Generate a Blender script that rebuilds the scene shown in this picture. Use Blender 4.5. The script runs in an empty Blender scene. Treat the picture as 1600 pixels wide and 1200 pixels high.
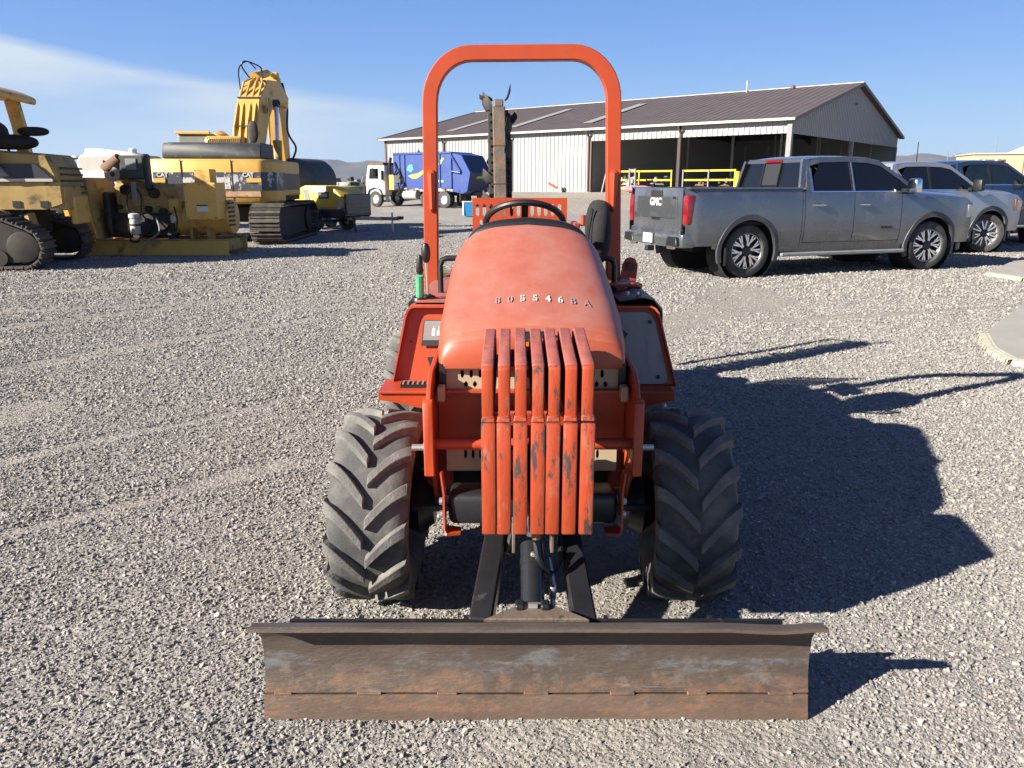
import bpy, bmesh, math, random
import numpy as np
from mathutils import Vector, Matrix, noise as mnoise

random.seed(7)
R = math.radians
SC = bpy.context.scene
COL = SC.collection

# ------------------------------------------------------------------ camera
F_PX, HORIZON, EYE = 1200.0, 287.0, 1.47           # focal length and horizon row of the 1600 px photo, eye height
TILT = math.atan((600 - HORIZON) / F_PX)
cam_d = bpy.data.cameras.new('camera')
cam = bpy.data.objects.new('camera', cam_d)
COL.objects.link(cam)
cam_d.sensor_width = 36; cam_d.lens = 36 * F_PX / 1600
cam_d.clip_start = 0.05; cam_d.clip_end = 30000
cam.location = (0, 0, EYE)
cam.rotation_euler = (math.pi / 2 - TILT, 0, 0)
SC.camera = cam
SC.render.resolution_x, SC.render.resolution_y = 1024, 768

# ------------------------------------------------------------------ sky and sun
SUN_DIR = Vector((-1.75, -0.88, 1.0)).normalized()      # towards the sun
SUN_EL = math.asin(SUN_DIR.z)
SUN_ROT = math.atan2(SUN_DIR.x, SUN_DIR.y)
EXPO = 1.5
W = bpy.data.worlds.new('World'); SC.world = W; W.use_nodes = True
nt = W.node_tree; nt.nodes.clear()
N = nt.nodes.new
wo = N('ShaderNodeOutputWorld'); bg = N('ShaderNodeBackground')
sky = N('ShaderNodeTexSky'); sky.sky_type = 'NISHITA'; sky.sun_disc = False
sky.sun_elevation = SUN_EL; sky.sun_rotation = SUN_ROT
sky.altitude = 900; sky.air_density = 1.15; sky.dust_density = 0.35; sky.ozone_density = 2.2
bg.inputs['Strength'].default_value = 0.06
# one thin sheet of high cloud, low in the left half of the sky
tc = N('ShaderNodeTexCoord'); sep = N('ShaderNodeSeparateXYZ')
nt.links.new(tc.outputs['Generated'], sep.inputs[0])
def wmath(op, a, b=None, clamp=False):
    n = N('ShaderNodeMath'); n.operation = op; n.use_clamp = clamp
    for i, v in enumerate((a, b)):
        if v is None: continue
        if isinstance(v, (int, float)): n.inputs[i].default_value = v
        else: nt.links.new(v, n.inputs[i])
    return n.outputs[0]
az = wmath('ARCTAN2', sep.outputs['X'], sep.outputs['Y'])
el = wmath('ARCSINE', sep.outputs['Z'])
ns = N('ShaderNodeTexNoise'); ns.inputs['Scale'].default_value = 2.2; ns.inputs['Detail'].default_value = 6
mp = N('ShaderNodeMapping'); mp.inputs['Scale'].default_value = (1.2, 1.2, 7)
nt.links.new(tc.outputs['Generated'], mp.inputs[0]); nt.links.new(mp.outputs[0], ns.inputs['Vector'])
nz = wmath('SUBTRACT', ns.outputs['Fac'], 0.5)
# upper rim of the sheet: about 11 degrees up on the left, sinking to 4.5 on the right of the boom
rim = wmath('ADD', wmath('MULTIPLY', az, -0.118), 0.078)
rim = wmath('ADD', rim, wmath('MULTIPLY', nz, 0.035))
cloud = wmath('MULTIPLY', wmath('SUBTRACT', rim, el), 75, True)
low = wmath('MULTIPLY', wmath('ADD', wmath('SUBTRACT', el, wmath('MULTIPLY', az, -0.06)), 0.02), 11, True)
fade = wmath('MULTIPLY', wmath('SUBTRACT', 0.05, az), 3.0, True)
cloud = wmath('MULTIPLY', wmath('MULTIPLY', cloud, low), fade)
cloud = wmath('MULTIPLY', cloud, wmath('ADD', wmath('MULTIPLY', nz, 3.4), 0.72), True)
mix = N('ShaderNodeMix'); mix.data_type = 'RGBA'
KS = 1 / (0.06 * 2 ** EXPO)
rampn = N('ShaderNodeValToRGB'); nt.links.new(wmath('MULTIPLY', el, 2 / math.pi), rampn.inputs[0])
for i_, (p_, c_) in enumerate([(0.0, (.40, .58, .82)), (.03, (.34, .56, .88)), (.09, (.205, .41, .86)), (.17, (.11, .28, .75)), (.30, (.055, .125, .40)), (1.0, (.012, .03, .12))]):
    e_ = rampn.color_ramp.elements[i_] if i_ < 2 else rampn.color_ramp.elements.new(p_)
    e_.position = p_; e_.color = (*[c * 1.0 for c in c_], 1)
vs_ = N('ShaderNodeVectorMath'); vs_.operation = 'SCALE'; vs_.inputs['Scale'].default_value = KS; nt.links.new(rampn.outputs[0], vs_.inputs[0])
mixs = N('ShaderNodeMix'); mixs.data_type = 'RGBA'; mixs.inputs[0].default_value = .85
nt.links.new(sky.outputs[0], mixs.inputs[6]); nt.links.new(vs_.outputs[0], mixs.inputs[7])
nt.links.new(cloud, mix.inputs[0]); nt.links.new(mixs.outputs[2], mix.inputs[6])
mix.inputs[7].default_value = (.66 * KS, .76 * KS, .88 * KS, 1)
nt.links.new(mix.outputs[2], bg.inputs['Color']); nt.links.new(bg.outputs[0], wo.inputs['Surface'])

sl = bpy.data.lights.new('sun', 'SUN'); sl.energy = 5.0; sl.angle = R(0.55); sl.color = (1.0, 0.93, 0.83)
so = bpy.data.objects.new('sun', sl); COL.objects.link(so)
so.rotation_euler = SUN_DIR.to_track_quat('Z', 'Y').to_euler(); so.location = (-20, -10, 20)
SC.view_settings.view_transform = 'Standard'; SC.view_settings.look = 'None'
SC.view_settings.exposure = EXPO; SC.view_settings.gamma = 1
SC.view_settings.use_curve_mapping = False

# ------------------------------------------------------------------ materials
KC = 0.74      # base colours scaled down against the raised exposure, so shade goes deeper
def M(name, col, rough=0.6, metal=0.0, var=0.12, vscale=6.0, dirt=None, dscale=5.0, dthr=0.6, dsoft=0.1,
      bump=0.0, bscale=60.0, coat=0.0, dirt2=None, d2scale=20.0, d2thr=0.62, stretch=None, spec=0.5, dloc=0.0, trans=0.0, wear=None, wr=.006):
    if metal < .7: col = tuple(c * KC for c in col); dirt = dirt and tuple(c * KC for c in dirt); dirt2 = dirt2 and tuple(c * KC for c in dirt2)
    m = bpy.data.materials.new(name); m.use_nodes = True
    t = m.node_tree; L = t.links.new; P = t.nodes['Principled BSDF']; n = t.nodes.new
    P.inputs['Roughness'].default_value = rough; P.inputs['Metallic'].default_value = metal
    P.inputs['Coat Weight'].default_value = coat; P.inputs['Coat Roughness'].default_value = 0.08
    P.inputs['Specular IOR Level'].default_value = spec
    P.inputs['Transmission Weight'].default_value = trans
    tc = n('ShaderNodeTexCoord'); mp = n('ShaderNodeMapping'); L(tc.outputs['Object'], mp.inputs[0])
    mp.inputs['Location'].default_value = (dloc, dloc * 1.7, dloc * .6)
    if stretch: mp.inputs['Scale'].default_value = stretch
    def noise(s, det=5, r=0.6):
        a = n('ShaderNodeTexNoise'); a.inputs['Scale'].default_value = s; a.inputs['Detail'].default_value = det
        a.inputs['Roughness'].default_value = r; L(mp.outputs[0], a.inputs['Vector']); return a.outputs['Fac']
    def mixc(f, a, b):
        x = n('ShaderNodeMix'); x.data_type = 'RGBA'
        L(f, x.inputs[0])
        for i, v in ((6, a), (7, b)):
            if isinstance(v, tuple): x.inputs[i].default_value = (*v[:3], 1)
            else: L(v, x.inputs[i])
        return x.outputs[2]
    def ramp(f, lo, hi):
        x = n('ShaderNodeMapRange'); x.inputs[1].default_value = lo; x.inputs[2].default_value = hi; L(f, x.inputs[0]); return x.outputs[0]
    c0 = tuple(max(0, c * (1 - var)) for c in col); c1 = tuple(min(1, c * (1 + var)) for c in col)
    c = mixc(ramp(noise(vscale), .3, .7), c0, c1)
    rf = None
    if dirt:
        f = ramp(noise(dscale, 9, .68), dthr, dthr + dsoft); c = mixc(f, c, dirt); rf = f
    if dirt2:
        c = mixc(ramp(noise(d2scale, 8, .7), d2thr, d2thr + .05), c, dirt2)
    if wear:
        bv = n('ShaderNodeBevel'); bv.samples = 4; bv.inputs['Radius'].default_value = wr; ge = n('ShaderNodeNewGeometry')
        dt = n('ShaderNodeVectorMath'); dt.operation = 'DOT_PRODUCT'; L(bv.outputs[0], dt.inputs[0]); L(ge.outputs['Normal'], dt.inputs[1])
        e1 = n('ShaderNodeMapRange'); e1.inputs[1].default_value = .998; e1.inputs[2].default_value = .955; L(dt.outputs['Value'], e1.inputs[0])
        e2 = n('ShaderNodeMath'); e2.operation = 'MULTIPLY'; L(e1.outputs[0], e2.inputs[0]); L(ramp(noise(26, 8, .7), .38, .50), e2.inputs[1])
        c = mixc(e2.outputs[0], c, wear)
    L(c, P.inputs['Base Color'])
    if rf is not None:
        x = n('ShaderNodeMapRange'); L(rf, x.inputs[0]); x.inputs[3].default_value = rough; x.inputs[4].default_value = min(1, max(rough, .8))
        L(x.outputs[0], P.inputs['Roughness'])
    if bump:
        b = n('ShaderNodeBump'); b.inputs['Strength'].default_value = bump; b.inputs['Distance'].default_value = 0.01
        L(noise(bscale, 4), b.inputs['Height']); L(b.outputs[0], P.inputs['Normal'])
    return m

OR = (0.50, 0.064, 0.013)
MT = dict(
    hood=M('faded_orange_hood', (0.44, 0.092, 0.042), .44, var=.07, vscale=3, dirt=(.42, .064, .018), dscale=3.2, dthr=.54, dsoft=.2, dirt2=(.47, .16, .10), d2scale=22, d2thr=.64, bump=.05, bscale=8, stretch=(1, .45, 1)),
    orange=M('orange_paint', OR, .45, var=.08, dirt=(.40, .075, .04), dscale=7, dthr=.58, dsoft=.2, dirt2=(.10, .05, .035), d2scale=42, d2thr=.685, bump=.05, wear=(.13, .06, .045), wr=.003),
    guard=M('chipped_orange_paint', (.50, .066, .016), .5, var=.12, vscale=12, dirt=(.075, .045, .04), dscale=30, dthr=.565, dsoft=.05, dirt2=(.47, .12, .065), d2scale=24, d2thr=.57, bump=.15, bscale=70, stretch=(1, 1, .28), wear=(.06, .038, .03)),
    guardtop=M('dusty_shaded_orange_paint', (.36, .10, .075), .6, var=.2, vscale=20, dirt=(.17, .075, .065), dscale=30, dthr=.55, dsoft=.1, bump=.15, bscale=70),  # dusty paint, with the shade of grazing light mixed into its tone
    orange_d=M('oxide_orange_paint', (.36, .038, .014), .5, var=.15, dirt=(.12, .04, .03), dscale=9, dthr=.58),
    blade=M('worn_blade_steel', (.19, .15, .12), .55, .3, var=.35, vscale=4, dirt=(.25, .135, .075), dscale=6, dthr=.52, dsoft=.2, dirt2=(.23, .24, .25), d2scale=14, d2thr=.60, bump=.25, bscale=45, stretch=(.7, 2, 2.2)),
    bladelow=M('rusty_cutting_edge', (.22, .16, .125), .6, .25, var=.3, vscale=9, dirt=(.24, .105, .05), dscale=14, dthr=.52, dsoft=.16, dirt2=(.14, .14, .14), d2scale=24, d2thr=.60, bump=.35, bscale=60, stretch=(.6, 2, 1.5)),
    bladelip=M('dark_rolled_steel', (.15, .128, .11), .5, .5, var=.25, vscale=5, dirt=(.13, .075, .045), dscale=9, dthr=.58, bump=.15),
    black=M('worn_black_paint', (.018, .018, .02), .38, var=.3, dirt=(.07, .045, .03), dscale=8, dthr=.62, dsoft=.07, dirt2=(.16, .16, .15), d2scale=45, d2thr=.72, bump=.1),
    cyl=M('glossy_black_cylinder', (.02, .021, .023), .22, var=.2, dirt=(.06, .045, .035), dscale=9, dthr=.66, coat=.3),
    plastic=M('black_plastic', (.014, .014, .015), .45, var=.2, bump=.08),
    dark=M('dark_void', (.012, .011, .011), .8),
    tyre=M('dusty_rubber', (.08, .079, .076), .82, var=.2, vscale=7, dirt=(.17, .16, .14), dscale=9, dthr=.46, dsoft=.22, dirt2=(.16, .15, .13), d2scale=22, d2thr=.66, bump=.2, bscale=90),
    lug=M('worn_lug_rubber', (.165, .158, .145), .85, var=.3, vscale=14, dirt=(.27, .25, .22), dscale=14, dthr=.48, dsoft=.25, bump=.35, bscale=110),
    cartyre=M('road_tyre_rubber', (.042, .042, .042), .8, var=.15, dirt=(.14, .13, .115), dscale=3, dthr=.48, dsoft=.3),
    tan=M('tan_painted_metal', (.50, .40, .26), .55, var=.08, dirt=(.2, .14, .09), dscale=8, dthr=.66),
    stainless=M('brushed_stainless', (.27, .255, .23), .5, .35, var=.1, vscale=3, stretch=(8, 8, .6), dirt=(.30, .27, .23), dscale=5, dthr=.55),
    steel=M('zinc_steel', (.55, .52, .47), .38, .8, var=.15),
    chrome=M('chrome', (.75, .76, .78), .12, 1.0, var=.03),
    boom=M('weathered_boom_steel', (.17, .13, .10), .65, .3, var=.3, vscale=9, dirt=(.23, .13, .08), dscale=8, dthr=.55, dirt2=(.05, .045, .04), d2scale=26, d2thr=.62, bump=.25),
    chain=M('digging_chain_steel', (.05, .042, .036), .6, .4, var=.4, vscale=20),
    fabric=M('black_seat_fabric', (.012, .012, .014), .9, var=.4, vscale=14, bump=.5, bscale=25),
    green=M('green_tape', (.10, .42, .22), .55, var=.1),
    white=M('white_paint', (.72, .71, .68), .5, var=.05, dirt=(.5, .47, .42), dscale=3, dthr=.6),
    stencil=M('white_stencil_paint', (.80, .78, .74), .6, var=.05, dirt=(.45, .30, .26), dscale=45, dthr=.60, dsoft=.05),
    stencilg=M('worn_grey_stencil_paint', (.36, .31, .31), .7, var=.15, dirt=(.60, .17, .11), dscale=60, dthr=.52, dsoft=.04),
    ink=M('black_ink', (.02, .02, .025), .6),
    grey=M('grey_plastic', (.25, .25, .25), .6, var=.15),
    red=M('red_paint', (.42, .02, .02), .45, var=.1),
    yel=M('construction_yellow', (.80, .46, .09), .45, var=.1, vscale=2, dirt=(.30, .17, .07), dscale=2.2, dthr=.57, dsoft=.12, dirt2=(.10, .06, .035), d2scale=5, d2thr=.68, bump=.05),
    yel2=M('grimy_yellow', (.46, .30, .085), .6, var=.18, vscale=3, dirt=(.12, .08, .04), dscale=3.5, dthr=.53, dsoft=.15, bump=.08),
    yelc=M('compressor_yellow', (.80, .56, .07), .4, var=.05, vscale=2),
    yelr=M('guard_rail_yellow', (.85, .56, .03), .4, var=.05),
    peel=M('peeling_dark_film', (.065, .07, .085), .5, var=.25, vscale=4, dirt=(.55, .53, .5), dscale=4, dthr=.535, dsoft=.02, dirt2=(.28, .16, .07), d2scale=6, d2thr=.60, stretch=(1, 1, .7)),
    peel2=M('dark_stripe', (.03, .033, .045), .5, var=.2, dirt=(.1, .08, .06), dscale=4, dthr=.6),
    excb=M('grimy_black_hood', (.055, .06, .058), .6, var=.3, vscale=2, dirt=(.16, .15, .12), dscale=3, dthr=.56, dirt2=(.3, .2, .1), d2scale=7, d2thr=.67),
    track=M('dusty_track_steel', (.115, .10, .085), .65, .35, var=.25, vscale=6, dirt=(.2, .165, .13), dscale=5, dthr=.52),
    under=M('greasy_undercarriage', (.04, .032, .025), .7, .1, var=.4, vscale=4),
    gmc=M('satin_steel_paint', (.165, .18, .20), .24, .65, var=.06, vscale=1.2, dirt=(.27, .275, .28), dscale=1.6, dthr=.52, dsoft=.25, coat=1.0),
    silver=M('silver_paint', (.46, .475, .50), .35, .55, var=.05, vscale=1.5, dirt=(.3, .29, .27), dscale=2, dthr=.6, dsoft=.2, coat=.5),
    navy=M('navy_paint', (.012, .035, .095), .28, .3, var=.08, coat=.8),
    charcoal=M('charcoal_paint', (.03, .035, .045), .3, .3, coat=.6),
    arch=M('wheel_arch_plastic', (.05, .053, .058), .5, var=.1, dirt=(.11, .11, .11), dscale=3, dthr=.55),
    glass=M('dark_tinted_glass', (.008, .009, .011), .04, 0, var=.1, spec=.55),
    glassg=M('green_reflection_glass', (.012, .02, .022), .04, 0, var=.3, spec=.6),  # green reflection painted into the dark glass colour
    lampred=M('tail_lamp_red', (.26, .008, .014), .15, var=.15, coat=.8),
    lampw=M('headlamp_lens', (.62, .64, .66), .1, .3, var=.2, coat=.8),
    amber=M('amber_lens', (.80, .22, .02), .2, coat=.5),
    rimb=M('black_rim', (.012, .012, .013), .35),
    rims=M('machined_rim', (.72, .72, .74), .22, .9, var=.03),
    blue=M('truck_body_blue', (.018, .06, .28), .42, var=.1, vscale=1.5, dirt=(.03, .065, .20), dscale=1.5, dthr=.55, coat=.2),
    blue_shaded=M('tailgate_shaded_blue', (.012, .028, .10), .45, var=.15),  # body blue with the shade of the unlit rear face painted in
    skyb=M('sky_blue_plastic', (.05, .40, .80), .5, var=.1),
    lime=M('lime_print', (.30, .62, .10), .5),
    teal=M('light_blue_print', (.08, .36, .60), .5),
    wallw=M('white_sheet_steel', (.37, .375, .37), .5, .05, var=.04, vscale=.6, dirt=(.32, .318, .305), dscale=.8, dthr=.55, dsoft=.3),
    roofm=M('brown_sheet_steel', (.125, .098, .09), .55, .1, var=.08, vscale=.4, dirt=(.15, .12, .108), dscale=1.2, dthr=.5, dsoft=.3),
    trim=M('brown_trim', (.13, .075, .06), .5, var=.06),
    gutter=M('pale_gutter', (.62, .57, .50), .45, var=.06),
    skyl=M('translucent_panel', (.33, .33, .30), .5, var=.1),
    inner=M('interior_liner', (.34, .34, .32), .7, var=.1),
    conc=M('concrete', (.40, .375, .33), .85, var=.09, vscale=1.4, dirt=(.33, .30, .25), dscale=2.4, dthr=.52, dsoft=.25, bump=.15, bscale=60),
    concy=M('yellow_kerb_paint', (.56, .52, .37), .8, var=.1, vscale=9, dirt=(.43, .40, .33), dscale=14, dthr=.5, bump=.4, bscale=40),
    tanw=M('tan_stucco', (.62, .47, .31), .8, var=.05),
    brass=M('rust_brown', (.20, .10, .05), .8, var=.3),
    pink=M('faded_pink_plastic', (.60, .20, .24), .6),
    olive=M('wood_board', (.22, .16, .09), .8, var=.2, stretch=(1, 1, .2), vscale=20),
    lattice=M('brown_lattice', (.16, .10, .06), .7),
    plate=M('licence_plate', (.70, .70, .66), .4, dirt=(.35, .3, .2), dscale=30, dthr=.6),
)

def blade_mat(name, base):
    m = M(name, base, .55, .25, var=.28, vscale=3, bump=.25, bscale=45, stretch=(.7, 2, 2))
    t = m.node_tree; L = t.links.new; n = t.nodes.new; P = t.nodes['Principled BSDF']; src = P.inputs['Base Color'].links[0].from_socket
    tc = n('ShaderNodeTexCoord'); sp = n('ShaderNodeSeparateXYZ'); L(tc.outputs['Object'], sp.inputs[0])
    def noise(s, st, d=9, r=.72, off=0):
        mp = n('ShaderNodeMapping'); mp.inputs['Scale'].default_value = st; mp.inputs['Location'].default_value = (off, off, off); L(tc.outputs['Object'], mp.inputs[0]); a = n('ShaderNodeTexNoise'); a.inputs['Scale'].default_value = s; a.inputs['Detail'].default_value = d; a.inputs['Roughness'].default_value = r; L(mp.outputs[0], a.inputs['Vector']); return a.outputs['Fac']
    def ma(op, a, b, cl=False):
        x = n('ShaderNodeMath'); x.operation = op; x.use_clamp = cl
        for i, v in enumerate((a, b)):
            if isinstance(v, (int, float)): x.inputs[i].default_value = v
            else: L(v, x.inputs[i])
        return x.outputs[0]
    def band(zc, hw):
        return ma('SUBTRACT', 1.0, ma('DIVIDE', ma('ABSOLUTE', ma('SUBTRACT', sp.outputs[2], zc), 0), hw), True)
    def mx(f, a, b):
        x = n('ShaderNodeMix'); x.data_type = 'RGBA'; L(f, x.inputs[0]); L(a, x.inputs[6]); x.inputs[7].default_value = (*b, 1); return x.outputs[2]
    def layer(c, zc, hw, nse, thr, col, amt=1.0):
        f = ma('MULTIPLY', ma('MULTIPLY', ma('SUBTRACT', ma('ADD', nse, ma('MULTIPLY', band(zc, hw), .22)), thr), 9, True), amt, True); return mx(f, c, col)
    c = layer(src, .10, .09, noise(7, (.6, 1, 1.5)), .66, (.165, .098, .062), .7)
    c = layer(c, .152, .060, noise(12, (.6, 1, 1.5), off=3), .66, (.135, .145, .15), .75)
    c = layer(c, .035, .05, noise(11, (.7, 1, 1.6), off=7), .70, (.22, .115, .065), .6)
    c = layer(c, .25, .07, noise(5, (1.2, 1, 1.2), off=11), .70, (.085, .065, .05), .6)
    c = layer(c, .15, .25, noise(16, (.5, 1, 1.4), off=19), .67, (.07, .052, .042), .7)
    c = layer(c, .10, .25, noise(22, (1, 1, 1), off=23), .74, (.20, .155, .12), .45)
    c = layer(c, .22, .14, noise(14, (2.5, 1, .25), off=31), .70, (.075, .058, .045), .6)
    c = layer(c, .08, .09, noise(26, (1, 1, 1.2), off=37), .69, (.23, .115, .055), .45)
    c = layer(c, .12, .3, noise(40, (.15, 1, 1.5), off=5), .80, (.26, .22, .19), .6)
    L(c, P.inputs['Base Color']); return m
MT['blade'] = blade_mat('worn_blade_steel', (.118, .088, .067)); MT['bladelow'] = blade_mat('rusty_cutting_edge', (.17, .115, .083))

def dust_sheen_top(m, col, lo, hi, amt, sc=4):
    t = m.node_tree; L = t.links.new; n = t.nodes.new; P = t.nodes['Principled BSDF']; src = P.inputs['Base Color'].links[0].from_socket
    g = n('ShaderNodeNewGeometry'); sp = n('ShaderNodeSeparateXYZ'); L(g.outputs['True Normal'], sp.inputs[0]); mr = n('ShaderNodeMapRange'); mr.inputs[1].default_value = lo; mr.inputs[2].default_value = hi; L(sp.outputs[2], mr.inputs[0])
    a = n('ShaderNodeTexNoise'); a.inputs['Scale'].default_value = sc; a.inputs['Detail'].default_value = 8; a.inputs['Roughness'].default_value = .7; tc = n('ShaderNodeTexCoord'); mp = n('ShaderNodeMapping'); mp.inputs['Scale'].default_value = (1, .5, 1.5); L(tc.outputs['Object'], mp.inputs[0]); L(mp.outputs[0], a.inputs['Vector'])
    r = n('ShaderNodeMapRange'); r.inputs[1].default_value = .3; r.inputs[2].default_value = .65; r.inputs[3].default_value = amt * .2; r.inputs[4].default_value = amt; L(a.outputs['Fac'], r.inputs[0])
    f = n('ShaderNodeMath'); f.operation = 'MULTIPLY'; L(mr.outputs[0], f.inputs[0]); L(r.outputs[0], f.inputs[1])
    x = n('ShaderNodeMix'); x.data_type = 'RGBA'; L(f.outputs[0], x.inputs[0]); L(src, x.inputs[6]); x.inputs[7].default_value = (*col, 1); L(x.outputs[2], P.inputs['Base Color'])
dust_sheen_top(MT['hood'], (.40, .21, .17), .45, .95, .52, 8)  # hood dust, with the top's pinker sheen painted onto upward faces
for k_ in ('gmc', 'silver', 'navy'): dust_sheen_top(MT[k_], (.26, .25, .235), .1, .9, .35, 2)
for k_ in ('yel', 'yel2', 'orange_d'): dust_sheen_top(MT[k_], (.24, .21, .165), .4, .95, .45, 3)

# ------------------------------------------------------------------ mesh helpers
class MB:
    def __init__(s): s.v = []; s.f = []
    def add(s, vs, fs):
        o = len(s.v); s.v += [tuple(p) for p in vs]; s.f += [tuple(i + o for i in f) for f in fs]; return s
    def box(s, c, d, rot=None, top=(1, 1)):
        vs = []
        for z in (-.5, .5):
            k = top if z > 0 else (1, 1)
            for x, y in ((-.5, -.5), (.5, -.5), (.5, .5), (-.5, .5)):
                p = Vector((x * d[0] * k[0], y * d[1] * k[1], z * d[2]))
                if rot is not None: p = rot @ p
                vs.append(p + Vector(c))
        return s.add(vs, [(3, 2, 1, 0), (4, 5, 6, 7), (0, 1, 5, 4), (1, 2, 6, 5), (2, 3, 7, 6), (3, 0, 4, 7)])
    def bar(s, p0, p1, w, h=None, up=(0, 0, 1)):
        h = h or w; p0, p1 = Vector(p0), Vector(p1); d = (p1 - p0); u = Vector(up)
        x = d.normalized(); y = u.cross(x)
        if y.length < 1e-3: y = Vector((0, 1, 0)).cross(x)
        y.normalize(); z = x.cross(y)
        return s.box((p0 + p1) / 2, (d.length, w, h), Matrix((x, y, z)).transposed())
    def prism(s, poly, axis, a0, a1):
        def P(p, a): return {'x': (a, p[0], p[1]), 'y': (p[0], a, p[1]), 'z': (p[0], p[1], a)}[axis]
        n = len(poly); vs = [P(p, a0) for p in poly] + [P(p, a1) for p in poly]
        fs = [tuple(range(n))[::-1], tuple(range(n, 2 * n))] + [(i, (i + 1) % n, n + (i + 1) % n, n + i) for i in range(n)]
        return s.add(vs, fs)
    def sweep(s, pts, prof, up=(0, 0, 1), cap=True, closed=False):
        """profile (a, b) swept along pts; a runs sideways, b along up"""
        pts = [Vector(p) for p in pts]; n = len(pts); m = len(prof); vs = []; last = None
        for i, p in enumerate(pts):
            if closed: t = pts[(i + 1) % n] - pts[i - 1]
            else: t = pts[min(i + 1, n - 1)] - pts[max(i - 1, 0)]
            t.normalize(); u = Vector(up)
            if last is not None: u = last
            a = u.cross(t)
            if a.length < 1e-3: a = Vector((1, 0, .01)).cross(t)
            a.normalize(); b = t.cross(a); last = b
            k = 1.0
            if 0 < i < n - 1 or closed:
                t0 = (pts[i] - pts[i - 1]).normalized(); c = max(.5, t0.dot(t)); k = 1 / c
            vs += [p + a * q[0] * k + b * q[1] * k for q in prof]
        fs = []
        rng = n if closed else n - 1
        for i in range(rng):
            for j in range(m):
                fs.append((i * m + j, i * m + (j + 1) % m, ((i + 1) % n) * m + (j + 1) % m, ((i + 1) % n) * m + j))
        if cap and not closed:
            fs += [tuple(range(m))[::-1], tuple((n - 1) * m + j for j in range(m))]
        return s.add(vs, fs)
    def tube(s, pts, r, n=8, **k):
        return s.sweep(pts, [(r * math.cos(2 * math.pi * i / n), r * math.sin(2 * math.pi * i / n)) for i in range(n)], **k)
    def lathe(s, prof, axis='x', c=(0, 0, 0), n=24, close=False):
        """profile (a, r): a along the axis, r radius"""
        vs = []; m = len(prof)
        for k in range(n):
            t = 2 * math.pi * k / n; cs, sn = math.cos(t), math.sin(t)
            for a, r in prof:
                p = {'x': (a, r * cs, r * sn), 'y': (r * sn, a, r * cs), 'z': (r * cs, r * sn, a)}[axis]
                vs.append(tuple(p[i] + c[i] for i in range(3)))
        fs = []
        for k in range(n):
            for j in range(m - 1 + (1 if close else 0)):
                fs.append((k * m + j, k * m + (j + 1) % m, ((k + 1) % n) * m + (j + 1) % m, ((k + 1) % n) * m + j))
        return s.add(vs, fs)
    def grid(s, fn, nu, nv):
        vs = [fn(i / nu, j / nv) for i in range(nu + 1) for j in range(nv + 1)]
        return s.add(vs, [(i * (nv + 1) + j, (i + 1) * (nv + 1) + j, (i + 1) * (nv + 1) + j + 1, i * (nv + 1) + j + 1) for i in range(nu) for j in range(nv)])
    def merge(s, o): return s.add(o.v, o.f)
    def xf(s, mat): s.v = [tuple(mat @ Vector(p)) for p in s.v]; return s
    def build(s, name, mat, parent=None, bevel=0, off=(0, 0, 0), ang=35, solid=0, loc=None, rz=0, seg=1):
        me = bpy.data.meshes.new(name)
        vs = [(p[0] + off[0], p[1] + off[1], p[2] + off[2]) for p in s.v]
        me.from_pydata(vs, [], s.f)
        bm = bmesh.new(); bm.from_mesh(me)
        if solid:
            bmesh.ops.remove_doubles(bm, verts=bm.verts, dist=1e-5)
            bmesh.ops.recalc_face_normals(bm, faces=bm.faces)
            bmesh.ops.solidify(bm, geom=bm.faces[:], thickness=solid)
        bmesh.ops.recalc_face_normals(bm, faces=bm.faces)
        if bevel:
            ed = [e for e in bm.edges if len(e.link_faces) == 2 and e.calc_face_angle(0) > R(30)]
            bmesh.ops.bevel(bm, geom=ed, offset=bevel, segments=seg, profile=.5, affect='EDGES', clamp_overlap=True)
        for fc in bm.faces: fc.smooth = True
        for e in bm.edges:
            e.smooth = not (len(e.link_faces) == 2 and e.calc_face_angle(0) > R(ang)) and len(e.link_faces) == 2
        bm.to_mesh(me); bm.free()
        if mat is not None: me.materials.append(MT[mat] if isinstance(mat, str) else mat)
        o = bpy.data.objects.new(name, me); COL.objects.link(o)
        if parent is not None: o.parent = parent
        if loc: o.location = loc
        o.rotation_euler.z = rz
        return o

def tag(o, label=None, cat=None, group=None, kind=None):
    if label: o['label'] = label
    if cat: o['category'] = cat
    if group: o['group'] = group
    if kind: o['kind'] = kind
    return o
def thing(name, label, cat, loc=(0, 0, 0), rz=0, group=None):
    o = bpy.data.objects.new(name, None); COL.objects.link(o); o.location = loc; o.rotation_euler.z = rz
    o.empty_display_size = .2
    return tag(o, label, cat, group)
def inst(src, name, parent, loc=(0, 0, 0), rot=(0, 0, 0), scale=(1, 1, 1)):
    o = bpy.data.objects.new(name, src.data); COL.objects.link(o); o.parent = parent
    o.location = loc; o.rotation_euler = rot; o.scale = scale; return o
def copy_tree(o, parent=None):
    kids = list(o.children); c = o.copy(); COL.objects.link(c); c.parent = parent
    for k in kids: copy_tree(k, c)
    return c
def textmb(s, size, depth=0.0, align='LEFT', bold=0.0, space=1.0):
    cu = bpy.data.curves.new('t', 'FONT'); cu.body = s; cu.size = size; cu.extrude = depth; cu.align_x = align
    cu.offset = bold; cu.space_character = space; cu.resolution_u = 3
    o = bpy.data.objects.new('t', cu); COL.objects.link(o)
    bpy.context.view_layer.update()
    me = bpy.data.meshes.new_from_object(o.evaluated_get(bpy.context.evaluated_depsgraph_get()))
    mb = MB().add([v.co[:] for v in me.vertices], [tuple(p.vertices) for p in me.polygons])
    bpy.data.objects.remove(o); bpy.data.meshes.remove(me); return mb
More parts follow.
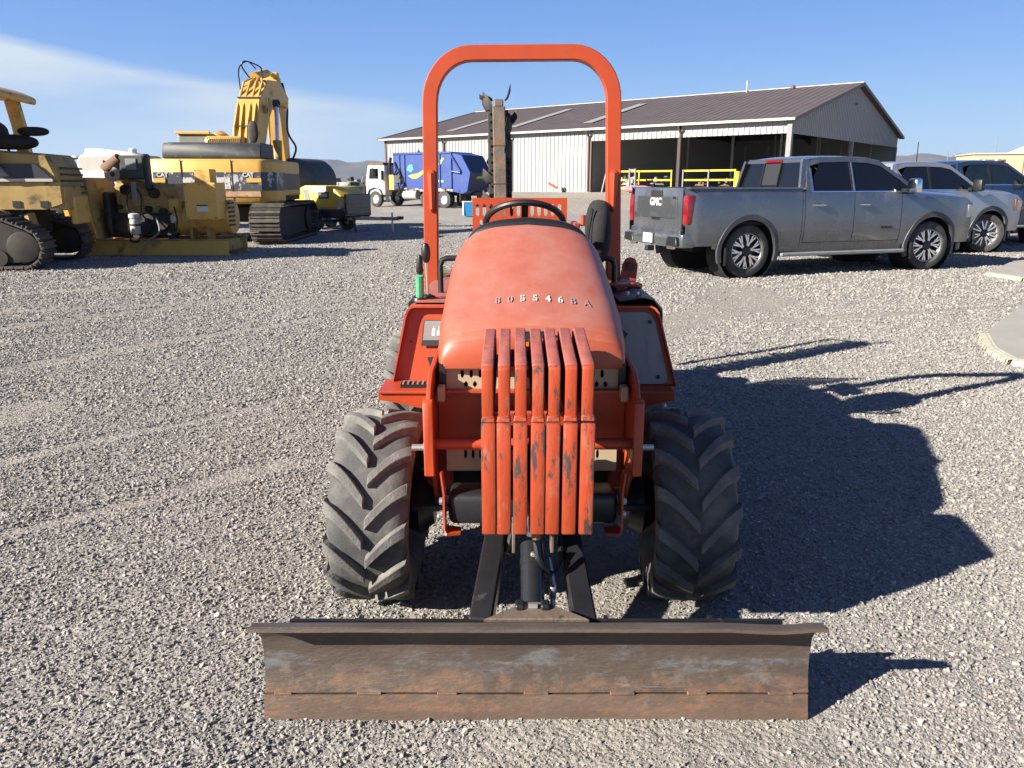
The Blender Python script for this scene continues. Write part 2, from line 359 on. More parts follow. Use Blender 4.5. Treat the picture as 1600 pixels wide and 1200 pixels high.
def remap(mb, origin, ux, uy):
    """text plane (x, y, z) to origin + x*ux + y*uy + z*normal"""
    ux, uy = Vector(ux).normalized(), Vector(uy).normalized(); n = ux.cross(uy); o = Vector(origin)
    mb.v = [tuple(o + ux * p[0] + uy * p[1] + n * p[2]) for p in mb.v]; return mb
def smooth01(t): t = max(0., min(1., t)); return t * t * (3 - 2 * t)
def lerp(a, b, t): return a + (b - a) * t
def interp(x, tab):
    if x <= tab[0][0]: return tab[0][1]
    for (x0, y0), (x1, y1) in zip(tab, tab[1:]):
        if x <= x1: return y0 + (y1 - y0) * (x - x0) / (x1 - x0 + 1e-9)
    return tab[-1][1]
def circ(n, r, a0=0, a1=2 * math.pi, c=(0, 0)):
    return [(c[0] + r * math.cos(a0 + (a1 - a0) * i / n), c[1] + r * math.sin(a0 + (a1 - a0) * i / n)) for i in range(n + 1)]

# ------------------------------------------------------------------ ground
BO = Vector((18.9, 54.8)); BU = Vector((-.775, .632)).normalized(); BV = Vector((.632, .775)).normalized(); BL, BW, PAD = 40.7, 28.2, .78
RUTS = [((-7.0, 2.6), (-1.5, 9.5)), ((-8.6, 3.6), (-3.0, 11.0)), ((-5.2, 1.4), (-1.2, 5.6)), ((-4.3, 1.0), (-.9, 4.3)), ((-10, 7), (1.5, 12.5)), ((-11, 8.6), (1, 14.4)), ((-3.4, 1.6), (-5.6, 8)), ((2.2, 8.2), (7.5, 9.8))]
def rut_at(x, y):
    s_ = 0
    for (a, b) in RUTS:
        dx, dy = b[0] - a[0], b[1] - a[1]; L2 = dx * dx + dy * dy; t = ((x - a[0]) * dx + (y - a[1]) * dy) / L2
        if -.05 < t < 1.05:
            d = abs((x - a[0]) * dy - (y - a[1]) * dx) / math.sqrt(L2) + .05 * math.sin(t * 9 + a[0])
            s_ = max(s_, math.exp(-(d / .11) ** 2) * smooth01(t * 6) * smooth01((1 - t) * 6))
    return s_
def ground_z(x, y):
    d = Vector((x, y)) - BO; a, b = d.dot(BU), d.dot(BV)
    dx = max(-a, a - BL, 0); dy = max(-b, b - BW, 0); dist = math.hypot(dx, dy)
    z = PAD * (1 - smooth01((dist - 1.2) / 19))
    if y < 60:
        if 0 < y < 16 and x < 8: z -= .016 * rut_at(x, y) - .006 * rut_at(x + .16, y)
        z += .012 * math.sin(x * 1.3 + .7 * y) * math.sin(y * .9 - .4 * x + 1) + .006 * math.sin(x * 4.1 - y * 2.3) * math.sin(y * 3.3 + x)
        if 16 < y < 60: z += (mnoise.noise(Vector((x * .25, y * .5, 0)))) * .05 * smooth01((y - 16) / 12)
    return z
def axis(vals):
    out = []
    for a, b, st in vals:
        n = max(1, round((b - a) / st)); out += [a + (b - a) * i / n for i in range(n)]
    return out + [vals[-1][1]]
xs = axis([(-9000, -600, 1400), (-600, -100, 80), (-100, -40, 6), (-40, -14, 1), (-14, 14, .16), (14, 45, 1), (45, 100, 6), (100, 600, 80), (600, 9000, 1400)])
ys = axis([(-600, -60, 90), (-60, -4, 6), (-4, 14, .14), (14, 30, .3), (30, 80, .8), (80, 140, 5), (140, 600, 60), (600, 9000, 1400)])
me = bpy.data.meshes.new('ground')
gv = [(x, y, ground_z(x, y)) for x in xs for y in ys]; ny = len(ys)
me.from_pydata(gv, [], [(i * ny + j, (i + 1) * ny + j, (i + 1) * ny + j + 1, i * ny + j + 1) for i in range(len(xs) - 1) for j in range(ny - 1)])
for p in me.polygons: p.use_smooth = True
at = me.attributes.new('dirt', 'FLOAT', 'POINT')
def dirt_at(x, y):
    d = Vector((x, y)) - BO; b = d.dot(BV)
    bank = smooth01((b + 24) / 9) * smooth01((x + 9) / 7) if y > 25 else 0
    n = mnoise.noise(Vector((x * .45, y * .28, 3))) + .5 * mnoise.noise(Vector((x * 1.4, y * 1.1, 9)))
    patch = smooth01((n - .18) / .35) * .5 * smooth01((13 - y) / 3)
    far = .35 * smooth01((y - 60) / 40)
    if 0 < y < 16 and x < 8: patch = max(patch, .55 * rut_at(x, y))
    return min(1, max(bank, patch, far))
at.data.foreach_set('value', [dirt_at(v[0], v[1]) if v[1] > -4 and abs(v[0]) < 700 else .5 for v in gv])
ground = bpy.data.objects.new('ground', me); COL.objects.link(ground); tag(ground, 'grey gravel yard with pale dusty patches and tyre tracks', kind='structure')
def ground_mat():
    m = bpy.data.materials.new('gravel_ground'); m.use_nodes = True; t = m.node_tree; L = t.links.new; n = t.nodes.new
    P = t.nodes['Principled BSDF']; P.inputs['Roughness'].default_value = .95; P.inputs['Specular IOR Level'].default_value = .15
    g = n('ShaderNodeNewGeometry'); at = n('ShaderNodeAttribute'); at.attribute_name = 'dirt'
    def vor(s):
        v = n('ShaderNodeTexVoronoi'); v.inputs['Scale'].default_value = s; L(g.outputs['Position'], v.inputs['Vector']); return v
    v1 = vor(64); v2 = vor(14)
    def noi(s, d=5, r=.6, st=None):
        a = n('ShaderNodeTexNoise'); a.inputs['Scale'].default_value = s; a.inputs['Detail'].default_value = d; a.inputs['Roughness'].default_value = r
        if st:
            q = n('ShaderNodeMapping'); q.inputs['Scale'].default_value = st; q.inputs['Rotation'].default_value = (0, 0, -.5); L(g.outputs['Position'], q.inputs[0]); L(q.outputs[0], a.inputs['Vector'])
        else: L(g.outputs['Position'], a.inputs['Vector'])
        return a.outputs['Fac']
    def ramp(f, cols):
        r = n('ShaderNodeValToRGB'); e = r.color_ramp.elements
        e[0].position, e[0].color = cols[0][0], (*cols[0][1], 1); e[1].position, e[1].color = cols[-1][0], (*cols[-1][1], 1)
        for p, c in cols[1:-1]: x = e.new(p); x.color = (*c, 1)
        L(f, r.inputs[0]); return r.outputs[0]
    def mix(f, a, b, mode='MIX'):
        x = n('ShaderNodeMix'); x.data_type = 'RGBA'; x.blend_type = mode
        for i, v in ((0, f), (6, a), (7, b)):
            if isinstance(v, float): x.inputs[i].default_value = v
            elif isinstance(v, tuple): x.inputs[i].default_value = (*v, 1)
            else: L(v, x.inputs[i])
        return x.outputs[2]
    sp = n('ShaderNodeSeparateColor'); L(v1.outputs['Color'], sp.inputs[0])
    stones = ramp(sp.outputs[0], [(0, (.27, .255, .235)), (.35, (.35, .335, .305)), (.75, (.43, .41, .375)), (1, (.60, .56, .51))])
    tan = ramp(noi(9, 8, .7), [(.3, (.33, .295, .245)), (.7, (.45, .41, .35))])
    fine = mix(.5, stones, ramp(noi(120, 3), [(.3, (.27, .255, .23)), (.7, (.46, .43, .395))]))
    dn = n('ShaderNodeMath'); dn.operation = 'MULTIPLY_ADD'; L(noi(3, 8, .7), dn.inputs[0]); dn.inputs[1].default_value = .9; L(at.outputs['Fac'], dn.inputs[2])
    mr = n('ShaderNodeMapRange'); mr.inputs[1].default_value = .65; mr.inputs[2].default_value = 1.25; L(dn.outputs[0], mr.inputs[0])
    c = mix(mr.outputs[0], fine, tan)
    big = noi(.35, 5, .6, (1, .35, 1)); bigr = ramp(big, [(.35, (.86, .86, .86)), (.65, (1.08, 1.06, 1.03))])
    c = mix(1.0, c, bigr, 'MULTIPLY')
    c = mix(1.0, c, (.76, .762, .765), 'MULTIPLY')
    L(c, P.inputs['Base Color'])
    h1 = n('ShaderNodeMath'); h1.operation = 'MULTIPLY'; L(v1.outputs['Distance'], h1.inputs[0]); h1.inputs[1].default_value = -.5
    h2 = n('ShaderNodeMath'); h2.operation = 'MULTIPLY_ADD'; L(sp.outputs[1], h2.inputs[0]); h2.inputs[1].default_value = .5; L(h1.outputs[0], h2.inputs[2])
    b = n('ShaderNodeBump'); b.inputs['Strength'].default_value = .9; b.inputs['Distance'].default_value = .010; L(h2.outputs[0], b.inputs['Height'])
    b2 = n('ShaderNodeBump'); b2.inputs['Strength'].default_value = .7; b2.inputs['Distance'].default_value = .08; L(noi(2.4, 8, .7), b2.inputs['Height']); L(b.outputs[0], b2.inputs['Normal'])
    L(b2.outputs[0], P.inputs['Normal'])
    return m
me.materials.append(ground_mat())

# loose crushed stones, tens of thousands: one object
def stone_mat():
    m = bpy.data.materials.new('crushed_stone'); m.use_nodes = True; t = m.node_tree; L = t.links.new; n = t.nodes.new
    P = t.nodes['Principled BSDF']; P.inputs['Roughness'].default_value = .85; P.inputs['Specular IOR Level'].default_value = .25
    oi = n('ShaderNodeObjectInfo'); r = n('ShaderNodeValToRGB'); e = r.color_ramp.elements
    e[0].color = (.24, .225, .205, 1); e[1].color = (.70, .64, .56, 1)
    for p, c in ((.25, (.33, .31, .28, 1)), (.6, (.41, .385, .345, 1)), (.85, (.50, .46, .41, 1)), (.93, (.52, .45, .38, 1))):
        x = e.new(p); x.color = c
    L(oi.outputs['Random'], r.inputs[0])
    tc = n('ShaderNodeTexCoord'); a = n('ShaderNodeTexNoise'); a.inputs['Scale'].default_value = 60; L(tc.outputs['Object'], a.inputs['Vector'])
    x = n('ShaderNodeMix'); x.data_type = 'RGBA'; x.blend_type = 'MULTIPLY'; x.inputs[0].default_value = .35; k_ = n('ShaderNodeMix'); k_.data_type = 'RGBA'; k_.blend_type = 'MULTIPLY'; k_.inputs[0].default_value = 1; k_.inputs[7].default_value = (.77, .775, .785, 1); L(r.outputs[0], k_.inputs[6]); L(k_.outputs[2], x.inputs[6]); L(a.outputs['Fac'], x.inputs[7])
    L(x.outputs[2], P.inputs['Base Color']); return m
SM = stone_mat()
scol = bpy.data.collections.new('stone_shapes')
rng = np.random.default_rng(5)
for k in range(10):
    bm = bmesh.new()
    for p in rng.normal(size=(13, 3)):
        p = p / np.linalg.norm(p) * (0.9 + .2 * rng.random()) * np.array([1, .78, .6]); bm.verts.new(p * .5)
    r_ = bmesh.ops.convex_hull(bm, input=bm.verts); bmesh.ops.delete(bm, geom=list({g for g in r_['geom_interior'] + r_['geom_unused'] if isinstance(g, bmesh.types.BMVert)}), context='VERTS')
    mm = bpy.data.meshes.new('stone'); bm.to_mesh(mm); bm.free(); mm.materials.append(SM)
    so_ = bpy.data.objects.new('stone_shape', mm); scol.objects.link(so_)
pts = []; scs = []
def scatter(y0, y1, dens, smin, smean, smax, xf=.82, xpad=.9):
    area = 2 * (xf * (y0 + y1) / 2 + xpad) * (y1 - y0); n = int(area * dens)
    y = y0 + (y1 - y0) * rng.random(n); x = (rng.random(n) * 2 - 1) * (xf * y + xpad)
    s = np.clip(rng.lognormal(math.log(smean), .48, n), smin, smax)
    for i in range(n):
        X, Y = float(x[i]), float(y[i])
        dd = dirt_at(X, Y)
        if dd > .25 and rng.random() < (dd - .1) * 1.0: continue
        if slab_hit(X, Y): continue
        pts.append((X, Y, ground_z(X, Y) + s[i] * .12)); scs.append(s[i] * (.65 if dd > .3 else 1))
SLABS = [[(7.86, 12.75), (10.6, 16.0), (14, 17.5), (14, 11.2), (9.5, 11.5), (7.95, 11.95)],
         [(4.62, 7.40), (6.3, 9.4), (10, 12.0), (12, 10.5), (12, 4.6), (5.2, 5.55), (4.18, 6.25), (4.28, 6.7)]]
def inpoly(x, y, poly):
    c = False; n = len(poly)
    for i in range(n):
        (x0, y0), (x1, y1) = poly[i], poly[i - 1]
        if (y0 > y) != (y1 > y) and x < (x1 - x0) * (y - y0) / (y1 - y0) + x0: c = not c
    return c
def slab_hit(x, y): return x > 4 and any(inpoly(x, y, s) for s in SLABS)
scatter(.9, 2.4, 15500, .0035, .0076, .026)
scatter(2.4, 3.4, 11000, .004, .0086, .026)
scatter(3.4, 5, 7000, .005, .0105, .028)
scatter(5, 6.5, 4000, .006, .0135, .034)
scatter(6.5, 8, 2200, .008, .017, .036)
scatter(8, 10, 1200, .010, .020, .040)
scatter(10, 13, 600, .014, .026, .055)
scatter(13, 17, 300, .014, .028, .055)
scatter(17, 22, 110, .014, .030, .06)
scatter(22, 30, 30, .016, .032, .07)
me = bpy.data.meshes.new('gravel'); me.from_pydata(pts, [], [])
a_ = me.attributes.new('ssz', 'FLOAT', 'POINT'); a_.data.foreach_set('value', np.array(scs, dtype=np.float32))
gravel = bpy.data.objects.new('gravel', me); COL.objects.link(gravel); tag(gravel, 'loose crushed grey stones spread over the yard', kind='stuff')
ng = bpy.data.node_groups.new('scatter_stones', 'GeometryNodeTree')
ng.interface.new_socket('Geometry', in_out='INPUT', socket_type='NodeSocketGeometry'); ng.interface.new_socket('Geometry', in_out='OUTPUT', socket_type='NodeSocketGeometry')
n = ng.nodes.new; L = ng.links.new
gi = n('NodeGroupInput'); go = n('NodeGroupOutput'); ip = n('GeometryNodeInstanceOnPoints'); ci = n('GeometryNodeCollectionInfo')
ci.inputs[0].default_value = scol; ci.inputs['Separate Children'].default_value = True; ci.inputs['Reset Children'].default_value = True
rv = n('FunctionNodeRandomValue'); rv.data_type = 'FLOAT_VECTOR'; rv.inputs[0].default_value = (-.7, -.7, 0); rv.inputs[1].default_value = (.7, .7, 6.283)
ri = n('FunctionNodeRandomValue'); ri.data_type = 'INT'; ri.inputs[4].default_value = 0; ri.inputs[5].default_value = 9
na = n('GeometryNodeInputNamedAttribute'); na.data_type = 'FLOAT'; na.inputs[0].default_value = 'ssz'
e2r = n('FunctionNodeEulerToRotation')
L(gi.outputs[0], ip.inputs['Points']); L(ci.outputs[0], ip.inputs['Instance']); ip.inputs['Pick Instance'].default_value = True
L(ri.outputs[2], ip.inputs['Instance Index']); L(rv.outputs[0], e2r.inputs[0]); L(e2r.outputs[0], ip.inputs['Rotation']); L(na.outputs[0], ip.inputs['Scale']); L(ip.outputs[0], go.inputs[0])
md = gravel.modifiers.new('scatter', 'NODES'); md.node_group = ng

# concrete slabs at the right with chipped yellow edge
for i, (poly, lab) in enumerate(zip(SLABS, ('pale concrete slab at right edge beyond the grey pickup shadow', 'near pale concrete slab at right edge with chipped yellow painted rim'))):
    t_ = thing('concrete_slab', lab, 'concrete slab', (poly[0][0], poly[0][1], 0)); o_ = (-poly[0][0], -poly[0][1], 0)
    MB().prism(poly, 'z', -.05, .055).build('slab_top', 'conc', t_, .008, off=o_)
    n_ = len(poly); e = MB(); ed = [(n_ - 1, n_ - 2), (n_ - 1, 0)] if i == 0 else [(n_ - 3, n_ - 2), (n_ - 2, n_ - 1), (n_ - 1, 0)]
    if i == 0: ed = [(n_ - 3, n_ - 2), (n_ - 2, n_ - 1), (n_ - 1, 0)]
    for a, b in ed:
        p, q = Vector(poly[a]), Vector(poly[b]); m_ = 14
        c_ = Vector((sum(x[0] for x in poly) / n_, sum(x[1] for x in poly) / n_))
        for k in range(m_):
            s0, s1 = p.lerp(q, k / m_), p.lerp(q, (k + 1) / m_); nn = Vector((-(q - p).y, (q - p).x)).normalized()
            if nn.dot(c_ - p) > 0: nn = -nn
            w = .035 + .012 * random.random()
            e.add([(*(s0 - nn * .04), .0585), (*(s1 - nn * .04), .0585), (*(s1 + nn * w), .045), (*(s0 + nn * w), .045), (*(s0 + nn * (w + .02)), -.04), (*(s1 + nn * (w + .02)), -.04)],
                  [(0, 1, 2, 3), (3, 2, 5, 4)])
    e.build('painted_rim', 'concy', t_, off=o_)

# ------------------------------------------------------------------ the compact trencher tractor (front towards the camera)
TX, TY = .068, 2.62
TR = thing('trencher_tractor', 'orange compact ride-on trencher with front backfill blade, roll bar and seven upright front weights', 'tractor', (TX, TY, 0))
TO = (0, -TY, 0)
def tp(mb, name, mat, parent=TR, **k): return mb.build(name, mat, parent, off=TO, **k)

# backfill blade
BP = [(1.872, 0.0), (1.880, .030), (1.893, .072), (1.915, .125), (1.930, .18), (1.932, .230), (1.915, .268), (1.878, .293), (1.845, .303)]
def blade_sheet(i0, i1, x0, x1, t=.012, nx=40, dy=0.0, wob=.002):
    mb = MB(); P = BP[i0:i1 + 1]; nseg = (len(P) - 1) * 3
    def pt(u, v):
        s = v * (len(P) - 1); i = min(int(s), len(P) - 2); f = s - i
        y, z = lerp(P[i][0], P[i + 1][0], f), lerp(P[i][1], P[i + 1][1], f)
        k = smooth01(z / .32) * .003 + .018 * max(0, (z - .07) / .235) ** 1.5; x = lerp(x0 - k, x1 + k, u)
        y += dy + wob * mnoise.noise(Vector((x * 5, z * 9, 2)))
        if z > .28 and i1 == 8: z += -.006 * smooth01((x - .5) / .15) * (1 - smooth01((x - .68) / .07)) + .001 * mnoise.noise(Vector((x * 7, 0, 0)))
        return (x, y, z)
    return mb.grid(pt, nx, nseg), t
bl = tp(blade_sheet(2, 8, -.766, .770)[0], 'backfill_blade', 'blade', solid=.010)
ce = tp(blade_sheet(0, 2, -.768, .768, dy=-.013)[0], 'cutting_edge', 'bladelow', bl, solid=.016)
for o_ in (bl, ce): pass
ce.parent = bl
lip = MB().grid(lambda u, v: (lerp(-.780, .783, u), 1.847 + v * .024 + .001 * mnoise.noise(Vector((u * 30, 0, 0))), .305 + .002 * v - .006 * smooth01((lerp(-.778, .78, u) - .5) / .15) * (1 - smooth01((lerp(-.778, .78, u) - .68) / .07))), 40, 2)
tp(lip, 'top_lip', 'bladelip', bl, solid=.005, bevel=.001)
for k in range(7):
    x = -.70 + k * .233 + random.uniform(-.02, .02); w = random.uniform(.045, .075)
    mb = MB().box((x, 1.884, .074), (w, .012, .009), Matrix.Rotation(.35, 3, 'X')); tp(mb, 'weld_tab', 'bladelow', bl, bevel=.003)
mb = MB().box((0, 1.945, .14), (1.40, .012, .26)); tp(mb, 'back_plate', 'black', bl)
for x in (-.5, -.2, .2, .5): MB_ = MB().prism([(1.95, .02), (2.0, .02), (1.97, .27), (1.95, .27)], 'x', x - .006, x + .006); tp(MB_, 'rib', 'black', bl)
mb = MB().add([(-.15, 1.90, .300), (.15, 1.90, .300), (.03, 1.97, .314), (-.03, 1.97, .314), (-.15, 1.90, .285), (.15, 1.90, .285), (.03, 1.97, .30), (-.03, 1.97, .30)], [(0, 1, 2, 3), (7, 6, 5, 4), (0, 4, 5, 1), (1, 5, 6, 2), (2, 6, 7, 3), (3, 7, 4, 0)])
tp(mb, 'mount_plate', 'boom', bl, bevel=.004)
for x in (-.045, .045): tp(MB().box((x * .8 - .01, 1.952, .308), (.026, .04, .026)), 'clevis_ear', 'black', bl, bevel=.005)
tp(MB().tube([(-.022, 1.945, .312), (.004, 1.945, .312)], .009, 10), 'clevis_pin', 'steel', bl)

# lift arms, cylinder, hoses
for s, xt, xb in ((-1, -.115, -.158), (1, .115, .140)):
    mb = MB().sweep([(xb, 1.95, .245), (lerp(xb, xt, .55), 2.16, .315), (xt, 2.36, .365), (xt, 2.62, .40)], [(-.034, -.03), (.034, -.03), (.034, .03), (-.034, .03)])
    a_ = tp(mb, 'lift_arm', 'black', bevel=.006)
    tp(MB().lathe([(-.06, 0), (-.06, .026), (.06, .026), (.06, 0)], 'x', (xt, 2.37, .372), 14), 'pivot_pin', 'black', a_)
for x in (-.062, .058): tp(MB().box((x, 2.22, .40), (.012, .06, .10)), 'cylinder_hanger', 'boom', bevel=.003)
cy = MB(); A, B = Vector((-.008, 1.945, .245)), Vector((-.008, 2.22, .455)); d = (B - A).normalized()
cy.tube([A + d * .02, A + d * .15, B - d * .09], .035, 24); cyo = tp(cy, 'lift_cylinder', 'cyl', bevel=0)
tp(MB().tube([A + d * .185, A + d * .205], .037, 20), 'cylinder_collar', 'cyl', cyo)
tp(MB().tube([B - d * .055, B + d * .05], .016, 12), 'piston_rod', 'chrome', cyo)
tp(MB().tube([A - d * .01, A + d * .03], .024, 12), 'rod_end', 'brass', cyo)
tp(MB().box(tuple(A + d * .235 + Vector((.004, -.04, .0))), (.016, .02, .035)), 'port_fitting', 'steel', cyo, bevel=.003)
def hose(name, ptl, r, mat='plastic', par=TR, off=TO):
    q = []
    for i in range(len(ptl) - 1):
        p0, p1, p2, p3 = (Vector(ptl[max(0, min(len(ptl) - 1, j))]) for j in (i - 1, i, i + 1, i + 2))
        for k in range(5):
            t = k / 5; q.append(.5 * ((2 * p1) + (-p0 + p2) * t + (2 * p0 - 5 * p1 + 4 * p2 - p3) * t * t + (-p0 + 3 * p1 - 3 * p2 + p3) * t ** 3))
    q.append(Vector(ptl[-1])); return MB().tube(q, r, 7).build(name, mat, par, off=off)
hose('hydraulic_hose', [(.0, 2.09, .44), (.015, 2.07, .385), (.05, 2.10, .33), (.085, 2.2, .36), (.07, 2.4, .45)], .009)
hose('hydraulic_hose', [(.045, 2.14, .36), (.055, 2.08, .31), (.052, 2.03, .27), (.055, 2.0, .25)], .008, 'steel')
hose('hydraulic_hose', [(-.05, 2.5, .42), (-.075, 2.3, .36), (-.085, 2.24, .33), (-.06, 2.32, .40), (-.05, 2.5, .46)], .011)
tp(MB().lathe([(-.02, .008), (-.02, .012), (.02, .012), (.02, .008)], 'z', (.052, 2.045, .30), 8), 'hose_fitting', 'steel', bevel=.002)

# seven suitcase weights hung on the nose
for k in range(7):
    x = -.1335 + k * .0447 + (.0 if k != 3 else .0015); w0, w1 = .0195, .0158
    sq = lambda a, b: [(-a + .004, -b), (a - .004, -b), (a, -b + .004), (a, b - .004), (a - .004, b), (-a + .004, b), (-a, b - .004), (-a, -b + .004)]
    jx = random.uniform(-.002, .002); jz = random.uniform(-.004, .004)
    pr_ = [(1.960, .525), (1.960, .852), (1.968, .862), (1.975, .868), (1.976, .996), (1.986, 1.006), (2.30, 1.043), (2.47, 1.02), (2.47, .60), (2.43, .525)]
    low = MB().prism([p for p in pr_ if p[1] < .856] , 'x', x - w0 + jx, x + w0 + jx)
    bar_ = tp(low, 'suitcase_weight', 'guard', bevel=.004, seg=2)
    tp(MB().prism([(1.976, .850), (1.976, .996 + jz), (1.984, 1.004 + jz), (2.43, .99), (2.46, .93), (2.46, .850)], 'x', x - w1, x + w1), 'upper_half', 'guard', bar_, bevel=.004, seg=2)
    tp(MB().box((x + jx, 1.987, .860 + jz), (w0 * 2.0, .050, .016), top=(.84, .86)), 'cast_step', 'guard', bar_, bevel=.003)
    tp(MB().prism([(1.984, .996 + jz), (1.990, 1.008 + jz), (2.30, 1.046 + jz), (2.36, 1.03), (2.36, .99)], 'x', x - w1 - .0006, x + w1 + .0006), 'sloping_top', 'guardtop', bar_, bevel=.003)
tp(MB().bar((-.17, 2.49, .70), (.17, 2.49, .70), .02, .05), 'weight_hanger_bar', 'orange_d', bevel=.004)
tp(MB().tube([(0, 1.99, .50), (0, 1.99, .53)], .013, 8), 'latch_pin', 'brass')

# chassis side plates, cross tube, front panels
for s in (-1, 1):
    pl = [(2.34, .56), (2.34, .80), (2.375, .845), (2.44, .875), (2.60, .888), (2.95, .888), (2.95, .40), (2.52, .40), (2.43, .53)]
    sp_ = tp(MB().prism(pl, 'x', s * .325, s * .341), 'chassis_side_plate', 'orange' if s < 0 else 'orange', bevel=.003)
    tp(MB().prism([(2.32, .555), (2.345, .555), (2.345, .81), (2.32, .80)], 'x', s * .318, s * .350), 'edge_flange', 'orange', sp_, bevel=.003)
    for zz in (.635,):
        b_ = MB().lathe([(0, 0), (0, .021), (.014, .021), (.014, 0)], 'x', (s * .343 if s > 0 else -.357, 2.38, zz), 6)
        tp(b_, 'hex_bolt', 'steel', sp_); tp(MB().tube([(s * .35, 2.38, zz), (s * .395, 2.38, zz)], .011, 8), 'bolt_shank', 'steel', sp_)
    # thin hanging bracket with inward foot
    br = MB().sweep([(s * .296, 2.33, .57), (s * .287, 2.32, .50), (s * .287, 2.31, .385), (s * .280, 2.31, .372), (s * .235, 2.31, .370)], [(-.003, -.028), (.003, -.028), (.003, .028), (-.003, .028)], up=(0, 1, 0))
    bo = tp(br, 'hanging_bracket', 'orange')
    for zz in (.48, .435): tp(MB().lathe([(0, 0), (0, .012), (.010, .012), (.010, 0)], 'x', (s * .29 if s > 0 else -.302, 2.30, zz), 6), 'bolt_head', 'steel', bo)
    tp(MB().box((s * .302, 2.45, .80), (.024, .05, .05)), 'latch_block', 'tan', bevel=.004)
tp(MB().tube([(-.325, 2.40, .640), (.325, 2.40, .640)], .019, 14), 'cross_tube', 'orange')
tp(MB().box((0, 2.56, .70), (.645, .012, .19)), 'front_panel', 'orange')
tp(MB().box((0, 2.52, .797), (.645, .09, .008)), 'front_shelf', 'orange')
def slotted(x0, x1, z0, z1, y, holes, name, mat, parent=TR, th=.004, offs=TO):
    xs_ = sorted({x0, x1, *[h[0] for h in holes], *[h[1] for h in holes]}); zs_ = sorted({z0, z1, *[h[2] for h in holes], *[h[3] for h in holes]})
    mb = MB(); idx = {}
    def V(i, j):
        if (i, j) not in idx: idx[i, j] = len(mb.v); mb.v.append((xs_[i], y, zs_[j]))
        return idx[i, j]
    for i in range(len(xs_) - 1):
        for j in range(len(zs_) - 1):
            cx, cz = (xs_[i] + xs_[i + 1]) / 2, (zs_[j] + zs_[j + 1]) / 2
            if any(a < cx < b and c < cz < d for a, b, c, d in holes): continue
            mb.f.append((V(i, j), V(i + 1, j), V(i + 1, j + 1), V(i, j + 1)))
    return mb.build(name, mat, parent, off=offs, solid=th)
def slots(cx, n, dx, w, z0, z1):
    out = []
    for i in range(n):
        x = cx + (i - (n - 1) / 2) * dx
        out += [(x - w / 2, x + w / 2, z0 + w * .3, z1 - w * .3), (x - w / 4, x + w / 4, z0, z0 + w * .3), (x - w / 4, x + w / 4, z1 - w * .3, z1)]
    return out
slotted(-.29, .29, .80, .925, 2.505, [h for cx in (-.19, 0, .19) for h in slots(cx, 4, .030, .011, .838, .866) + slots(cx + .012, 4, .030, .013, .806, .826)], 'upper_grille', 'tan')
slotted(-.295, .295, .50, .60, 2.52, [h for cx in (-.19, 0, .19) for h in slots(cx, 4, .026, .010, .545, .577) + slots(cx + .01, 4, .026, .010, .580, .598)], 'lower_grille', 'tan')
tp(MB().box((0, 2.58, .86), (.56, .02, .12)), 'radiator_core', 'dark'); tp(MB().box((0, 2.56, .545), (.57, .02, .12)), 'lower_core', 'dark')
tp(MB().box((0, 2.37, .445), (.55, .13, .105)), 'front_weight_box', 'black', bevel=.022, seg=3)
for s in (-1, 1):
    tp(MB().box((s * .300, 2.50, .845), (.022, .03, .09)), 'grille_post', 'plastic')
tp(MB().box((0, 3.02, .64), (.60, .74, .48)), 'engine_bay', 'dark')  # solid dark box, widened and raised to shade the right console
tp(MB().box((0, 3.5, .62), (.60, 1.2, .35)), 'frame', 'orange_d', bevel=.01)

# hood: rounded one-piece cover
HS = [(2.468, .895, .296, .884), (2.467, .915, .300, .884), (2.470, .955, .305, .884), (2.482, .990, .309, .884), (2.505, 1.017, .313, .884), (2.54, 1.036, .317, .884), (2.60, 1.058, .322, .884),
      (2.75, 1.108, .332, .880), (2.80, 1.125, .330, .88), (2.95, 1.177, .333, .88), (3.15, 1.250, .333, .88), (3.26, 1.288, .328, .88), (3.315, 1.302, .322, .88), (3.34, 1.302, .318, .88)]
def hood_par(y): return tuple(interp(y, [(h[0], h[i]) for h in HS[1:]]) for i in (1, 2, 3))
def hood_z(x, y):
    zt, w, zb = hood_par(y); k = min(1, abs(x) / w); n_ = 4.2
    return zb + (zt - zb) * (1 - k ** n_) ** (1 / n_) - .014 * min(1, k * 1.5)
def hood_pt(h, t):
    y, zt, w, zb = h; a = math.pi * (1 - t); n_ = 4.2; c, s = math.cos(a), math.sin(a)
    x = w * math.copysign(abs(c) ** (2 / n_), c); z = zb + (zt - zb) * abs(s) ** (2 / n_) - .014 * min(1, abs(x / w) * 1.5)
    return (x, y + .0 + (.018 * (abs(x) / w) ** 4 if y < 2.56 else .0), z)
fine = []
for h0, h1 in zip(HS, HS[1:]):
    for k in range(2 if h1[0] < 2.62 else 4): f = k / (2 if h1[0] < 2.62 else 4); fine.append(tuple(lerp(a, b, f) for a, b in zip(h0, h1)))
fine.append(HS[-1])
mb = MB(); NT = 56
dents = lambda x, y, z: .0022 * mnoise.noise(Vector((x * 4, y * 3, z * 4)))
for h in fine:
    for j in range(NT + 1):
        p = hood_pt(h, j / NT); dz = dents(*p); mb.v.append((p[0] + dz, p[1] + dz, p[2] + dz))
mb.f = [(i * (NT + 1) + j, (i + 1) * (NT + 1) + j, (i + 1) * (NT + 1) + j + 1, i * (NT + 1) + j + 1) for i in range(len(fine) - 1) for j in range(NT)]
hood = tp(mb, 'hood', 'hood', solid=.006, ang=50)
